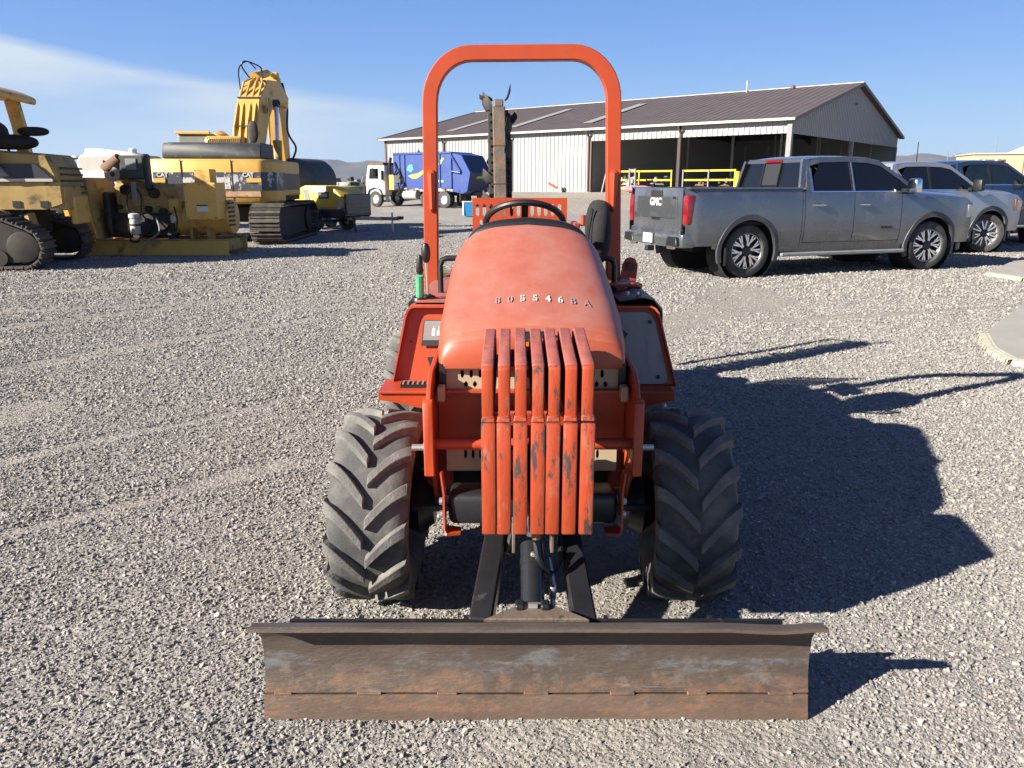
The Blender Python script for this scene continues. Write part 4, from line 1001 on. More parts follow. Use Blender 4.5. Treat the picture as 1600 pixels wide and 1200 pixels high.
bp(MB().box((BL, -.01, EZ / 2), (.2, .2, EZ)), 'corner_trim', 'trim'); bp(MB().box((0, 0, EZ / 2), (.34, .34, EZ)), 'corner_post', 'grey', bevel=.01)
bp(MB().box((2 * bay - .14, .02, LZ / 2), (.2, .2, LZ)), 'door_jamb', 'trim'); bp(MB().box((bay + .22, .3, LZ / 2), (.22, .4, LZ)), 'frame_column', 'ink')
for b in (BW / 2, BW - .2): bp(MB().box((.05, b, LZ / 2), (.28, .28, LZ)), 'frame_column', 'grey')
for a in (bay * .5, bay, bay * 1.5):
    for b in (BW * .33, BW * .66):
        bp(MB().box((a, b, EZ / 2), (.14, .14, EZ)), 'inner_column', 'grey')
for a in (2.2, 5.0, 9.8, 12.4, 14.9): bp(MB().box((a, BW - .35, LZ / 2), (.10, .10, EZ)), 'wall_stud', 'gutter')
for a in (2.8, 5.6, 10.4): bp(MB().tube([(a, BW * .5, .02), (a, BW * .5, EZ)], .045, 8), 'pipe_column', 'grey')
for b in (3, 8, 19, 24): bp(MB().bar((0, b, EZ + SL * min(b, BW - b) - .25), (2 * bay, b, EZ + SL * min(b, BW - b) - .25), .12, .22), 'purlin', 'ink')
for a in (.2, bay, 2 * bay - .2):
    for (b0, b1) in ((0, BW / 2), (BW, BW / 2)): bp(MB().bar((a, b0, EZ - .3), (a, b1, RZ - .3), .16, .45), 'rafter', 'ink')
bp(MB().box((12.5, BW - .5, 1.3), (2.6, .06, 2.6)), 'overhead_door', 'ink'); bp(MB().box((-.14, BW * .49, 6.9), (.22, .30, .16)).add([], []), 'wall_lamp', 'grey')
bp(MB().tube([onroof(9.2, BW / 2 - .3, 0), onroof(9.2, BW / 2 - .3, .95)], .07, 8), 'vent_pipe', 'gutter')
bp(MB().lathe([(0, .2), (.2, .2), (.28, .05)], 'z', onroof(5.2, BW / 2 - .2), 10), 'roof_vent', 'trim')

# yellow barriers standing in the open bays, with salvage behind
def barrier(a0, a1, label, post_end=None):
    t = thing('guard_barrier', label, 'barrier', bld(a0, -.1, PAD), BR, 'yellow barriers across the open bays')
    Lr = a1 - a0
    for z in (.35, .95, 1.62): MB().bar((0, 0, z), (Lr, 0, z), .06, .13).build('rail', 'yelr', t, bevel=.01)
    for x in (.05, Lr / 2, Lr - .05): MB().box((x, .06, .85), (.09, .09, 1.7)).build('post', 'yelr' if x == .05 or post_end is None else 'grey', t)
    if post_end: MB().tube([(-.12, 0, 0), (-.12, 0, 1.55)], .20, 14).build('bollard', 'yelr', t)
    return t
barrier(3.6, bay - .35, 'yellow three-rail barrier with thick bollard in the bay nearest the pickup cab', True)
barrier(bay + .5, bay + 6.2, 'yellow three-rail barrier in front of salvaged engines left of the brown downspout')
def salvage(name, label, cat, a, b, mats, seed, w=1.6, h=1.0, n=14):
    rnd = random.Random(seed); t = thing(name, label, cat, bld(a, b, PAD), BR)
    MB().box((0, 0, .09), (w, 1.0, .12)).build('pallet', 'olive', t, bevel=.01)
    MB().box((0, 0, .15 + h * .3), (w * .6, .55, h * .6), top=(.8, .8)).build('engine_block', mats[0], t, bevel=.04)
    for k in range(n):
        p = (rnd.uniform(-w / 2, w / 2) * .8, rnd.uniform(-.35, .35), .2 + rnd.random() * h)
        r = rnd.uniform(.06, .16); ax = rnd.choice('xyz'); mm = rnd.choice(mats)
        if rnd.random() < .6: MB().lathe([(-r, 0), (-r, r), (r, r * .9), (r, 0)], ax, p, 10).build('housing', mm, t, bevel=.01)
        else: MB().box(p, (r * 2.2, r * 1.6, r * 1.5), Matrix.Rotation(rnd.random() * 3, 3, rnd.choice('XYZ'))).build('bracket', mm, t, bevel=.01)
    return t
salvage('salvaged_engine', 'greasy grey salvaged engine behind barrier, left heap near the door jamb', 'engine', bay + 5.2, .9, ['grey', 'steel', 'plastic', 'brass'], 1, 1.9, 1.05, 20)
salvage('salvaged_engine', 'dark salvaged engine behind barrier, beside the brown downspout', 'engine', bay + 2.0, .9, ['plastic', 'steel', 'grey', 'ink'], 2, 1.7, 1.0, 18)
salvage('salvaged_engine', 'brown salvaged engine behind the barrier with the thick bollard', 'engine', bay - 1.3, 1.0, ['brass', 'grey', 'olive', 'plastic'], 3, 1.5, .85, 14)
salvage('salvaged_engine', 'small salvaged gearbox on pallet in middle of the barrier with bollard', 'gearbox', bay - 3.3, 1.0, ['brass', 'steel', 'olive'], 4, 1.3, .75, 12)
salvage('machine_parts', 'upright grey machine mast parts standing before the yellow barrier', 'machine parts', bay + 3.5, -1.0, ['grey', 'steel', 'plastic'], 8, 1.4, 1.35, 16)
t = thing('steel_mast', 'upright grey steel lift mast before the yellow barrier', 'mast', bld(bay + 3.1, -1.6, PAD), BR)
for x in (-.25, .25): MB().box((x, 0, .9), (.1, .14, 1.8)).build('mast_rail', 'grey', t)
for z in (.5, 1.1, 1.7): MB().box((0, 0, z), (.5, .08, .12)).build('mast_bar', 'grey', t)
t = thing('parts_rack', 'orange steel rack standing inside the open bay beside the door jamb', 'rack', bld(2 * bay - 1.6, 1.4, PAD), BR)
for x in (-.5, .5): MB().box((x, 0, 1.0), (.08, .5, 2.0)).build('upright', 'brass', t)
for z in (.3, .9, 1.5): MB().box((0, 0, z), (1.0, .5, .06)).build('shelf', 'olive', t)
t = thing('leaning_pole', 'pale steel pole leaning inside the open bay by the door jamb', 'pole', bld(2 * bay - .9, .6, PAD), BR)
MB().tube([(0, 0, .02), (-.7, .3, 2.1)], .05, 8).build('pole', 'gutter', t)
t = thing('orange_implement', 'small orange implement lying against the white wall left of the open bay', 'implement', bld(2 * bay + 2.0, -1.6, PAD - .02), BR)
MB().bar((.9, 0, .75), (0, 0, .35), .16, .16).build('arm', 'orange', t, bevel=.02); MB().box((-.3, 0, .18), (.7, .5, .36), top=(.6, .6)).build('base', 'grey', t, bevel=.03)
MB().lathe([(-.1, 0), (-.1, .22), (.1, .22), (.1, 0)], 'y', (-.5, -.2, .2), 12).build('wheel', 'cartyre', t)
t = thing('pink_tarp', 'faded pink tarp bundle lying before the yellow barrier', 'tarp', bld(bay + 2.1, -2.2, PAD - .02), BR)
b_ = pillow(0, 0, .30, 1.3, .4, .26, e=2.2); b_.v = [(x, y, z + .07 * mnoise.noise(Vector((x * 4, y * 4, z * 4)))) for x, y, z in b_.v]; b_.build('tarp_bundle', 'pink', t, ang=60)

# ------------------------------------------------------------------ pickups
def YB(x, z, hw, x0, x1):
    y = interp(z, [(.35, hw * .93), (.5, hw * .965), (.72, hw), (1.0, hw * .992), (1.22, hw * .975), (1.36, hw * .945), (1.90, hw * .755), (2.0, hw * .70)])
    y *= 1 - .11 * smooth01((x - (x1 - .75)) / .75) ** 1.6 - .06 * smooth01(((x0 + .28) - x) / .28) ** 2
    return y
def pickup(name, label, cat, loc, rz, paint, style, group=None):
    wb = style.get('wb', 3.745); hw = style.get('hw', 1.0); r = style.get('r', .42); lift = style.get('lift', 0.0)
    x0, x1 = -1.14, wb + 1.0; root = thing(name, label, cat, loc, rz, group)
    bz = 1.40 + lift; belt = 1.34 + lift; hood = 1.30 + lift; rt = 1.905 + lift; sill = .46 + lift; ra = r + .085
    def arch(x):
        lo = sill + (.06 if x < -.3 else 0)
        for c in (0, wb):
            d = abs(x - c)
            if d < ra: lo = max(lo, r + math.sqrt(max(0, (ra) ** 2 - d ** 2)) * .98)
        return lo
    def skin(nm, xa, xb, lo, hi, mat, par=root, out=0.0, nz=10, th=.02, dx=.035):
        xs_ = [xa + (xb - xa) * i / max(2, int((xb - xa) / dx)) for i in range(max(2, int((xb - xa) / dx)) + 1)]
        o = None
        for s in (1, -1):
            mb = MB()
            for x in xs_:
                a, b = lo(x), hi(x)
                for j in range(nz + 1):
                    z = a + (b - a) * j / nz; y = YB(x, z - lift, hw, x0, x1) + out
                    mb.v.append((x, s * y, z))
            mb.f = [(i * (nz + 1) + j, (i + 1) * (nz + 1) + j, (i + 1) * (nz + 1) + j + 1, i * (nz + 1) + j + 1) for i in range(len(xs_) - 1) for j in range(nz)]
            if s < 0: mb.f = [f[::-1] for f in mb.f]
            # give thickness inwards
            n_ = len(mb.v); mb.v += [(x, y - s * th, z) for x, y, z in mb.v]; mb.f += [tuple(n_ + i for i in f[::-1]) for f in mb.f]
            nx_ = len(xs_); m_ = nz + 1
            bord = [i * m_ for i in range(nx_)] + [(nx_ - 1) * m_ + j for j in range(1, m_)] + [i * m_ + nz for i in range(nx_ - 2, -1, -1)] + [j for j in range(nz - 1, 0, -1)]
            mb.f += [(a, b, n_ + b, n_ + a) for a, b in zip(bord, bord[1:] + bord[:1])]
            o = mb.build(nm, mat, par, ang=40)
        return o
    g = .006
    cab0, cabm, cab1 = .98, 2.02, 3.02
    skin('bed_side', x0, cab0 - g, arch, lambda x: bz, paint)
    skin('rear_door', cab0 + g + .05, cabm - g, lambda x: sill + .08, lambda x: belt, paint); skin('front_door', cabm + g, cab1 - g, lambda x: sill + .08, lambda x: belt, paint)
    skin('cab_corner', cab0 + g, cab0 + .045, lambda x: sill, lambda x: belt + .005, paint, dx=.02)
    hoodz = lambda x: hood + .035 - .06 * smooth01((x - cab1 - .25) / 1.3) - .10 * smooth01((x - x1 + .35) / .35) ** 2
    skin('front_fender', cab1 + g, x1 - .02, arch, lambda x: min(belt + .0, hoodz(x) - .03), paint)
    skin('rocker', .55, wb - .55, lambda x: sill - .09, lambda x: sill + .07, paint, out=-.012, nz=3)
    # glasshouse
    roofc = [(cab0 + .06, belt), (cab0 + .16, rt - .08), (cab0 + .42, rt - .012), (1.9, rt), (2.35, rt - .012), (2.62, rt - .06), (3.02, rt - .30), (3.42, belt - .01)]
    rf = lambda x: interp(x, roofc)
    def gl(xa, xb, top, nm='side_window'): return skin(nm, xa, xb, lambda x: belt + .012, top, 'glass' if style.get('gl', 1) else 'glassg', out=-.012, th=.01, nz=6)
    gl(cab0 + .20, cabm - .05, lambda x: min(rf(x) - .085, belt + .02 + 1.4 * (x - cab0 - .18) + .10))
    gl(cabm + .03, cab1 - .02, lambda x: rf(x) - .085 - (.01 if x > 2.6 else 0)); gl(cab1, cab1 + .24, lambda x: max(belt + .014, rf(x) - .09), 'quarter_window')
    # pillars and roof rail: skins around the windows
    pil = lambda xa, xb, lo, hi, nm='pillar', m_=paint, o=0.0: skin(nm, xa, xb, lo, hi, m_, nz=4, dx=.02, out=o)
    pil(cab0 + .055, cab0 + .20, lambda x: belt + .0, lambda x: max(belt + .02, rf(x) - .01), 'rear_pillar')
    pil(cabm - .05, cabm + .03, lambda x: belt + .006, lambda x: rf(x) - .08, 'centre_pillar', 'plastic', -.004)
    pil(cab0 + .19, cab1 + .38, lambda x: max(belt - .002, rf(x) - .085), lambda x: max(belt + .004, rf(x) - .004), 'roof_rail')
    skin('window_trim', cab0 + .18, cab1 + .25, lambda x: belt - .004, lambda x: belt + .014, 'chrome', out=.004, nz=1, th=.01)
    if style.get('chrome'):
        skin('window_trim_rear', cab0 + .185, cab0 + .215, lambda x: belt + .02, lambda x: rf(x) - .12, 'chrome', out=.003, nz=3, th=.01, dx=.02)
        skin('pillar_trim', cabm - .01, cabm + .012, lambda x: belt + .02, lambda x: rf(x) - .08, 'chrome', out=.003, nz=3, th=.01, dx=.02)
    mb = MB(); st = [(cab0 + .14, rt - .05), (cab0 + .22, rt - .03), (cab0 + .42, rt - .006), (1.9, rt + .004), (2.35, rt - .006), (2.62, rt - .05)]
    for x, z in st:
        for j in range(13): t = j / 12 * 2 - 1; mb.v.append((x, t * YB(x, z - lift - .03, hw, x0, x1), z + .028 * (1 - t ** 4) - .006))
    mb.f = [(i * 13 + j, (i + 1) * 13 + j, (i + 1) * 13 + j + 1, i * 13 + j + 1) for i in range(len(st) - 1) for j in range(12)]
    mb.build('roof', paint, root, solid=.02, ang=50)
    def cross(nm, a, b, mat, n_=10, ins=.02, par=root, bulge=.0, th=.012):
        """sheet across the cab between (x, z) a and b"""
        m2 = MB()
        for k in range(5):
            t = k / 4; x, z = lerp(a[0], b[0], t), lerp(a[1], b[1], t)
            for j in range(n_ + 1): u = j / n_ * 2 - 1; m2.v.append((x + bulge * (1 - u * u), u * (YB(min(x, 3.3), z - lift, hw, x0, x1) - ins), z))
        m2.f = [(i * (n_ + 1) + j, (i + 1) * (n_ + 1) + j, (i + 1) * (n_ + 1) + j + 1, i * (n_ + 1) + j + 1) for i in range(4) for j in range(n_)]
        return m2.build(nm, mat, par, solid=th, ang=60)
    cross('windshield', (3.40, belt + .0), (2.66, rt - .06), 'glass', ins=.055, bulge=.05)
    cross('rear_window', (cab0 + .06, belt + .06), (cab0 + .145, rt - .09), 'glass', ins=.11); cross('rear_cab_wall', (cab0 + .04, sill), (cab0 + .075, belt + .07), paint, ins=.02)
    cross('rear_header', (cab0 + .135, rt - .10), (cab0 + .16, rt - .03), paint, ins=.02)
    for s in (-1, 1): MB().bar((cab0 + .05, s * hw * .87, belt), (cab0 + .14, s * hw * .76, rt - .06), .05, .16, up=(1, 0, 0)).build('rear_window_frame', paint, root, bevel=.01)
    MB().box((cab0 + .08, 0, belt + .28), (.012, .40, .36), Matrix.Rotation(.18, 3, 'Y')).build('sliding_pane', 'ink', root)
    for s in (-1, 1): MB().box((cab0 + .07, s * .22, belt + .28), (.018, .02, .40), Matrix.Rotation(.18, 3, 'Y')).build('pane_divider', 'plastic', root)
    MB().box((cab0 + .115, 0, rt - .065), (.03, .42, .045)).build('third_brake_light', 'lampred', root, bevel=.008)
    # bonnet
    mb = MB(); n_ = 16
    for i in range(21):
        x = lerp(cab1 + .30, x1 - .03, i / 20); ztop = hoodz(x)
        for j in range(n_ + 1):
            u = j / n_ * 2 - 1; y = u * (YB(x, 1.2, hw, x0, x1) - .03); mb.v.append((x + .05 * (1 - u * u) * (i / 20), y, ztop + .045 * (1 - abs(u) ** 3) - .05 * abs(u) ** 8 + .012 * (abs(abs(u) - .55) < .12)))
    mb.f = [(i * (n_ + 1) + j, (i + 1) * (n_ + 1) + j, (i + 1) * (n_ + 1) + j + 1, i * (n_ + 1) + j + 1) for i in range(20) for j in range(n_)]
    mb.build('bonnet', paint, root, solid=.02, ang=50)
    MB().box((cab1 + .33, 0, belt - .02), (.20, 1.6, .03)).build('cowl', 'plastic', root)
    # nose
    MB().box((x1 - .06, 0, .95 + lift), (.14, 1.30, .46)).build('grille', 'ink', root, bevel=.03)
    for k in range(4): MB().box((x1 + .02, 0, .80 + lift + .10 * k), (.03, 1.18, .03)).build('grille_bar', 'chrome' if style.get('chrome') else 'plastic', root)
    MB().prism([(x1 - .20, -.9 * hw), (x1 + .0, -.80), (x1 + .08, -.5), (x1 + .10, 0), (x1 + .08, .5), (x1 + .0, .80), (x1 - .20, .9 * hw)], 'z', .46 + lift, .71 + lift).build('front_bumper', style.get('bump', paint), root, bevel=.03)
    MB().prism([(x1 - .25, -.86 * hw), (x1 - .02, -.74), (x1 + .04, 0), (x1 - .02, .74), (x1 - .25, .86 * hw)], 'z', .30 + lift, .455 + lift).build('air_dam', 'plastic', root, bevel=.02)
    for s in (-1, 1):
        hl = MB().box((x1 - .10, s * .765 * hw / 1.0, 1.00 + lift), (.24, .27, .26), Matrix.Rotation(-s * .30, 3, 'Z')).build('headlight', 'lampw', root, bevel=.03)
        if style.get('amber'): MB().box((x1 - .24, s * .905 * hw, 1.01 + lift), (.13, .05, .25), Matrix.Rotation(-s * .35, 3, 'Z')).build('turn_signal', 'amber', hl, bevel=.012); MB().box((x1 + .015, s * .76 * hw, .95 + lift), (.05, .25, .05), Matrix.Rotation(-s * .30, 3, 'Z')).build('turn_bar', 'amber', hl)
        else: MB().box((x1 - .0, s * .80 * hw, 1.02 + lift), (.06, .06, .22)).build('lamp_divider', 'ink', hl)
        # mirrors
        mr = MB().box((cab1 + .06, s * (hw + .14), belt + .10), (.13, .24, .24 if not style.get('tow') else .34), top=(.9, .85)).build('mirror', 'chrome' if style.get('chrome') else 'plastic', root, bevel=.035, seg=2)
        MB().box((cab1 + .02, s * (hw + .01), belt + .02), (.10, .10, .06)).build('mirror_arm', 'plastic', mr)
        for xx in (cab0 + .32, cabm + .18):
            hz_ = MB().tube([(xx - .10, s * (hw * .985 + .015), 1.14 + lift), (xx - .08, s * (hw * .985 + .03), 1.14 + lift), (xx + .10, s * (hw * .985 + .03), 1.14 + lift), (xx + .12, s * (hw * .985 + .01), 1.14 + lift)], .018, 8).build('door_handle', 'chrome' if style.get('chrome') else paint, root)
        MB().box((cab1 + .32, s * (hw * .965), 1.18 + lift), (.34, .02, .055)).build('fender_vent', 'chrome' if style.get('chrome') else 'plastic', root, bevel=.006)
        MB().bar((.62, s * (hw - .06), sill - .11), (wb - .58, s * (hw - .06), sill - .11), .16, .06).build('running_board', 'grey', root, bevel=.015)
        # arches with flares
        for c in (0, wb):
            mb = MB()
            for k in range(25):
                a = math.pi * (-.10 + 1.20 * k / 24); ca, sa = math.cos(a), math.sin(a)
                for rr_, oo in ((ra + .006, .018), (ra + .075, .014), (ra + .085, -.015), (ra + .0, -.05)):
                    x = c + ca * rr_ * (1.0 if abs(ca) < .8 else 1.0); z = r + sa * rr_; mb.v.append((x, s * (YB(x, max(.5, z - lift), hw, x0, x1) + oo), z))
            mb.f = [(i * 4 + j, (i + 1) * 4 + j, (i + 1) * 4 + (j + 1) % 4, i * 4 + (j + 1) % 4) for i in range(24) for j in range(4)]
            mb.build('wheel_arch_trim', 'arch', root, ang=50)
            MB().lathe([(-.0, ra + .015), (s * -.38, ra + .015), (s * -.38, 0)], 'y', (c, s * (hw - .05), r), 28).build('wheel_well', 'dark', root)
            MB().box((c - .40 - .04, s * (hw - .10), r - .07), (.02, .24, .28)).build('mud_flap', 'plastic', root)
    # tail
    tg = MB().box((x0 + .035, 0, (bz + .70 + lift) / 2 + .02), (.07, 1.58 * hw, bz - .72 - lift)).build('tailgate', paint, root, bevel=.02, seg=2)
    MB().box((x0 - .004, 0, bz - .30), (.02, 1.30 * hw, .34)).build('tailgate_press', paint, tg, bevel=.009)
    MB().box((x0 - .008, 0, bz - .08), (.03, .36, .09)).build('tailgate_handle', 'ink', tg, bevel=.01)
    MB().box((x0 + .01, 0, .70 + lift), (.09, 1.62 * hw, .14)).build('tail_panel', paint, root, bevel=.02)
    MB().box(((x0 + cab0) / 2, 0, .85 + lift), (cab0 - x0 - .1, 1.7 * hw, .06)).build('bed_floor', 'ink', root)
    for s in (-1, 1):
        skl = MB().box((x0 + .07, s * .885 * hw, bz - .33), (.15, .15, .46), top=(1, 1)).build('tail_light', 'lampred', root, bevel=.035, seg=2)
        MB().bar((x0 + .02, s * (hw * .90), bz + .0), (cab0, s * (hw * .90), bz + .0), .12, .03).build('bed_rail_cap', paint, root, bevel=.008)
        MB().box((x0 - .06, s * .62 * hw, .50 + lift), (.06, .20, .07)).build('exhaust_tip', 'chrome', root, bevel=.012)
    bmp = MB().prism([(x0 + .16, -.97 * hw), (x0 - .05, -.93 * hw), (x0 - .11, -.70 * hw), (x0 - .12, 0), (x0 - .11, .70 * hw), (x0 - .05, .93 * hw), (x0 + .16, .97 * hw)], 'z', .50 + lift, .70 + lift).build('rear_bumper', paint, root, bevel=.025, seg=2)
    for s in (-1, 1): MB().prism([(.55, .52 + lift), (.88, .53 + lift), (.86, .66 + lift), (.60, .665 + lift)] if s > 0 else [(-.55, .52 + lift), (-.88, .53 + lift), (-.86, .66 + lift), (-.60, .665 + lift)], 'x', x0 - .125, x0 - .04).build('bumper_pocket', 'plastic', bmp, bevel=.008)
    MB().box((x0 - .125, 0, .61 + lift), (.02, .34, .17)).build('plate_recess', 'arch', bmp); pt_ = MB().box((x0 - .14, 0, .61 + lift), (.012, .305, .152)).build('licence_plate', 'plate', bmp)
    MB().box((x0 - .10, 0, .44 + lift), (.14, .09, .09)).build('tow_hitch', 'ink', root, bevel=.01)
    MB().box((wb / 2, 0, .47 + lift), (wb + 1.4, .9, .16)).build('chassis', 'dark', root)
    for c in (0, wb): MB().tube([(c, -.8, r), (c, .8, r)], .07, 8).build('axle', 'dark', root)
    # wheels
    w = .275; hwd = w / 2
    tm = MB().lathe([(-hwd * .8, r * .66), (-hwd, r * .72), (-hwd * 1.02, r * .85), (-hwd * .92, r * .96), (-hwd * .7, r), (hwd * .7, r), (hwd * .92, r * .96), (hwd * 1.02, r * .85), (hwd, r * .72), (hwd * .8, r * .66)], 'y', n=44).build('tyre', 'cartyre', None, solid=.01)
    rm = MB().lathe([(hwd * .82, r * .675), (hwd * .66, r * .63), (.02, r * .60), (.02, 0)], 'y', n=36).build('rim', 'rimb' if style['spoke'] != 'silver' else 'grey', None)
    sp = MB(); ns_ = 6 if style['spoke'] != 'silver' else 7
    for k in range(ns_):
        for dd in ((-.30, -.14, .14, .30) if style['spoke'] == 'split' else (-.15, .15)):
            a = 2 * math.pi * k / ns_ + dd * .62; a1 = 2 * math.pi * k / ns_ + dd * 1.25
            r1 = .635 * r; r0 = (.20 if abs(dd) < .2 else .36) * r
            p0 = Vector((math.cos(a) * r0, hwd * .72, math.sin(a) * r0)); p1 = Vector((math.cos(a1) * r1, hwd * .70, math.sin(a1) * r1)); sp.bar(p0, p1, .030, .016 if style['spoke'] == 'split' else .034, up=(0, 1, 0))
    sm_ = sp.build('spokes', 'rims', None, bevel=.003); ring_ = MB().lathe([(hwd * .84, r * .678), (hwd * .86, r * .665), (hwd * .80, r * .65)], 'y', n=40).build('rim_lip', 'rims', None)
    hb = MB().lathe([(hwd * .5, .085), (hwd * .74, .075), (hwd * .80, .05), (hwd * .80, 0)], 'y', n=18).build('hub_cap', 'rimb', None)
    for c in (0, wb):
        for s in (-1, 1):
            wl = bpy.data.objects.new('wheel', None); COL.objects.link(wl); wl.parent = root; wl.location = (c, s * (hw - .06 - hwd + .02), r)
            st_ = style.get('steer', 0) if c else 0
            wl.rotation_euler = (0, random.random() * .5, (0 if s > 0 else math.pi) + st_)
            for src in (tm, rm, sm_, ring_, hb): o = bpy.data.objects.new(src.name.split('.')[0], src.data); COL.objects.link(o); o.parent = wl
    for src in (tm, rm, sm_, ring_, hb): bpy.data.objects.remove(src)
    return root, tg
tl = math.radians(19.0)
P1, tg1 = pickup('pickup_truck', 'dark grey crew cab pickup truck parked nearest, with black spoked wheels and red tail lights', 'pickup truck', (3.46, 13.35, 0), tl, 'gmc', dict(chrome=1, spoke='split', steer=-.10), 'pickups parked in a row on the gravel')
# lettering on the nearest pickup
def put_text(s, size, origin, ux, uy, mat, par, nm, bold=0., depth=.006, sp=1., al='CENTER'):
    return remap(textmb(s, size, depth, al, bold, sp), origin, ux, uy).build(nm, mat, par, ang=30)
put_text('GMC', .17, (-1.158, 0.0, 1.13), (0, -1, 0), (0, 0, 1), 'gutter', tg1, 'maker_letters', .006)
put_text('SIERRA', .065, (-1.150, 0, .90), (0, -1, 0), (0, 0, 1), 'ink', tg1, 'model_letters', .002, sp=1.3)
put_text('AT4', .05, (-1.158, -.58, 1.24), (0, -1, 0), (0, 0, 1), 'ink', tg1, 'trim_letters', .001)
put_text('DENALI', .06, (2.72, -1.004, .74), (1, 0, 0), (0, 0, 1), 'ink', P1, 'trim_letters', .001, sp=1.35)
P2, _ = pickup('pickup_truck', 'silver grey pickup with orange turn signal, nose showing beyond the dark grey one', 'pickup truck', (6.55, 16.75, 0), R(19.5), 'silver', dict(spoke='silver', amber=1, steer=-.45, gl=1, bump='silver'), 'pickups parked in a row on the gravel')
P3, _ = pickup('pickup_truck', 'dark blue pickup with tall towing mirrors, farthest right of the row', 'pickup truck', (9.3, 19.3, 0), R(18), 'navy', dict(spoke='silver', lift=.10, r=.45, tow=1, wb=4.06, gl=0, steer=-.2, bump='chrome'), 'pickups parked in a row on the gravel')
for y in (-.45, -.15, .15, .45, 0): MB().box((2.55, y * 1.2, 2.035), (.12, .10, .05), top=(.7, .7)).build('clearance_lamp', 'lampw', P3, bevel=.01)
P4, _ = pickup('pickup_truck', 'charcoal pickup almost hidden behind the dark blue one', 'pickup truck', (11.6, 23.6, 0), R(18), 'charcoal', dict(spoke='silver'), 'pickups parked in a row on the gravel')

# ------------------------------------------------------------------ crawler tracks
def hull_path(cs, step):
    """cs: circles (x, z, r) in order round the outside (clockwise seen from +y); returns points with tangent angles at even steps"""
    seg = []; n = len(cs)
    def tang(a, b):
        d = Vector((b[0] - a[0], b[1] - a[1])); L_ = d.length; u = d / L_; k = (a[2] - b[2]) / L_; nrm = Vector((-u.y, u.x))
        m_ = nrm * math.sqrt(max(0, 1 - k * k)) + u * k
        return Vector((a[0], a[1])) + m_ * a[2], Vector((b[0], b[1])) + m_ * b[2]
    T = [tang(cs[i], cs[(i + 1) % n]) for i in range(n)]; pl = []
    for i in range(n):
        p, q = T[i]; pl.append(p); pl.append(q); c = cs[(i + 1) % n]; r2 = T[(i + 1) % n][0]
        a0 = math.atan2(q.y - c[1], q.x - c[0]); a1 = math.atan2(r2.y - c[1], r2.x - c[0])
        while a1 > a0: a1 -= 2 * math.pi
        for k in range(1, 10): a = a0 + (a1 - a0) * k / 10; pl.append(Vector((c[0] + c[2] * math.cos(a), c[1] + c[2] * math.sin(a))))
    out = []; tot = sum((pl[(i + 1) % len(pl)] - pl[i]).length for i in range(len(pl))); m = int(tot / step); step = tot / m; acc = 0.
    for i in range(len(pl)):
        a, b = pl[i], pl[(i + 1) % len(pl)]; l_ = (b - a).length
        while acc < l_ - 1e-9:
            p = a + (b - a) * (acc / l_); out.append((p, (b - a).normalized())); acc += step
        acc -= l_
    return out
def crawler(parent, y, cs, width, step, shoe_t=.035):
    tr = bpy.data.objects.new('track', None); COL.objects.link(tr); tr.parent = parent; tr.location = (0, y, 0)
    sh = MB().box((0, 0, 0), (step * .93, width, shoe_t)); sh.box((-step * .30, 0, shoe_t), (.022, width, .055)); sh.box((step * .30, 0, shoe_t * .8), (.02, width, .03))
    me_ = None
    for p, t in hull_path(cs, step):
        if me_ is None: o = sh.build('track_shoe', 'track', tr, bevel=.004); me_ = o.data
        else: o = bpy.data.objects.new('track_shoe', me_); COL.objects.link(o); o.parent = tr
        o.location = (p.x, 0, p.y); o.rotation_euler = (0, -math.atan2(t.y, t.x), 0)
        o.rotation_euler = (0, -math.atan2(t.y, t.x), 0)
    inner = [(c[0], c[1], max(.02, c[2] - .08)) for c in cs]; pts2 = hull_path(inner, .12)
    MB().prism([(p.x, p.y) for p, t in pts2], 'y', -width * .17, width * .17).build('track_frame', 'under', tr)
    for c in cs:
        MB().lathe([(-width * .3, 0), (-width * .3, c[2] * .45), (-width * .26, c[2] * .78), (width * .26, c[2] * .78), (width * .3, c[2] * .45), (width * .3, 0)], 'y', (c[0], 0, c[1]), 24).build('idler_wheel', 'under', tr, bevel=.01)
    return tr

# ------------------------------------------------------------------ excavator seen from behind (local +x is its front)
EX = thing('excavator', 'large yellow excavator seen from behind with peeling dark stripe and raised boom', 'excavator', (-7.55, 21.3, 0), R(92))
for s in (-1, 1): crawler(EX, s * 1.42, [(-1.75, .50, .44), (1.9, .50, .44)], .74, .19)
MB().box((0, 0, .72), (2.2, 2.1, .42)).build('car_body', 'under', EX, bevel=.05); MB().lathe([(.90, .8), (1.08, .8)], 'z', n=30).build('slew_ring', 'under', EX, solid=.1)
MB().box((.2, 0, 1.10), (3.6, 2.7, .14)).build('deck', 'under', EX)
# counterweight: chamfered corners, horizontal bands
cwp = [(-1.75, -1.30), (-1.45, -1.58), (-.55, -1.60), (-.55, 1.60), (-1.45, 1.58), (-1.75, 1.30)]
def ring(a, b, name, mat, par=EX, e=0.0, bev=.03): 
    P_ = [(x - (e if x < -1 else 0), y * (1 + e / 1.6)) for x, y in cwp]; return MB().prism(P_, 'z', a, b).build(name, mat, par, bevel=bev)
cw = ring(.98, 2.06, 'counterweight', 'yel', bev=.07)
ring(1.30, 1.745, 'stripe_panel', 'peel', cw, .006, .0)
for (ya, yb, mt, za, zb) in ((1.02, 1.56, 'yel', 1.50, 1.60), (-1.56, -.95, 'yel', 1.50, 1.60)):
    P0 = [(-1.78, ya if ya > 0 else max(ya, -1.31)), (-1.78, min(yb, 1.31)), (-1.70, min(yb, 1.31)), (-1.70, ya if ya > 0 else max(ya, -1.31))]
    MB().prism(P0, 'z', za, zb).build('yellow_strip', mt, cw)
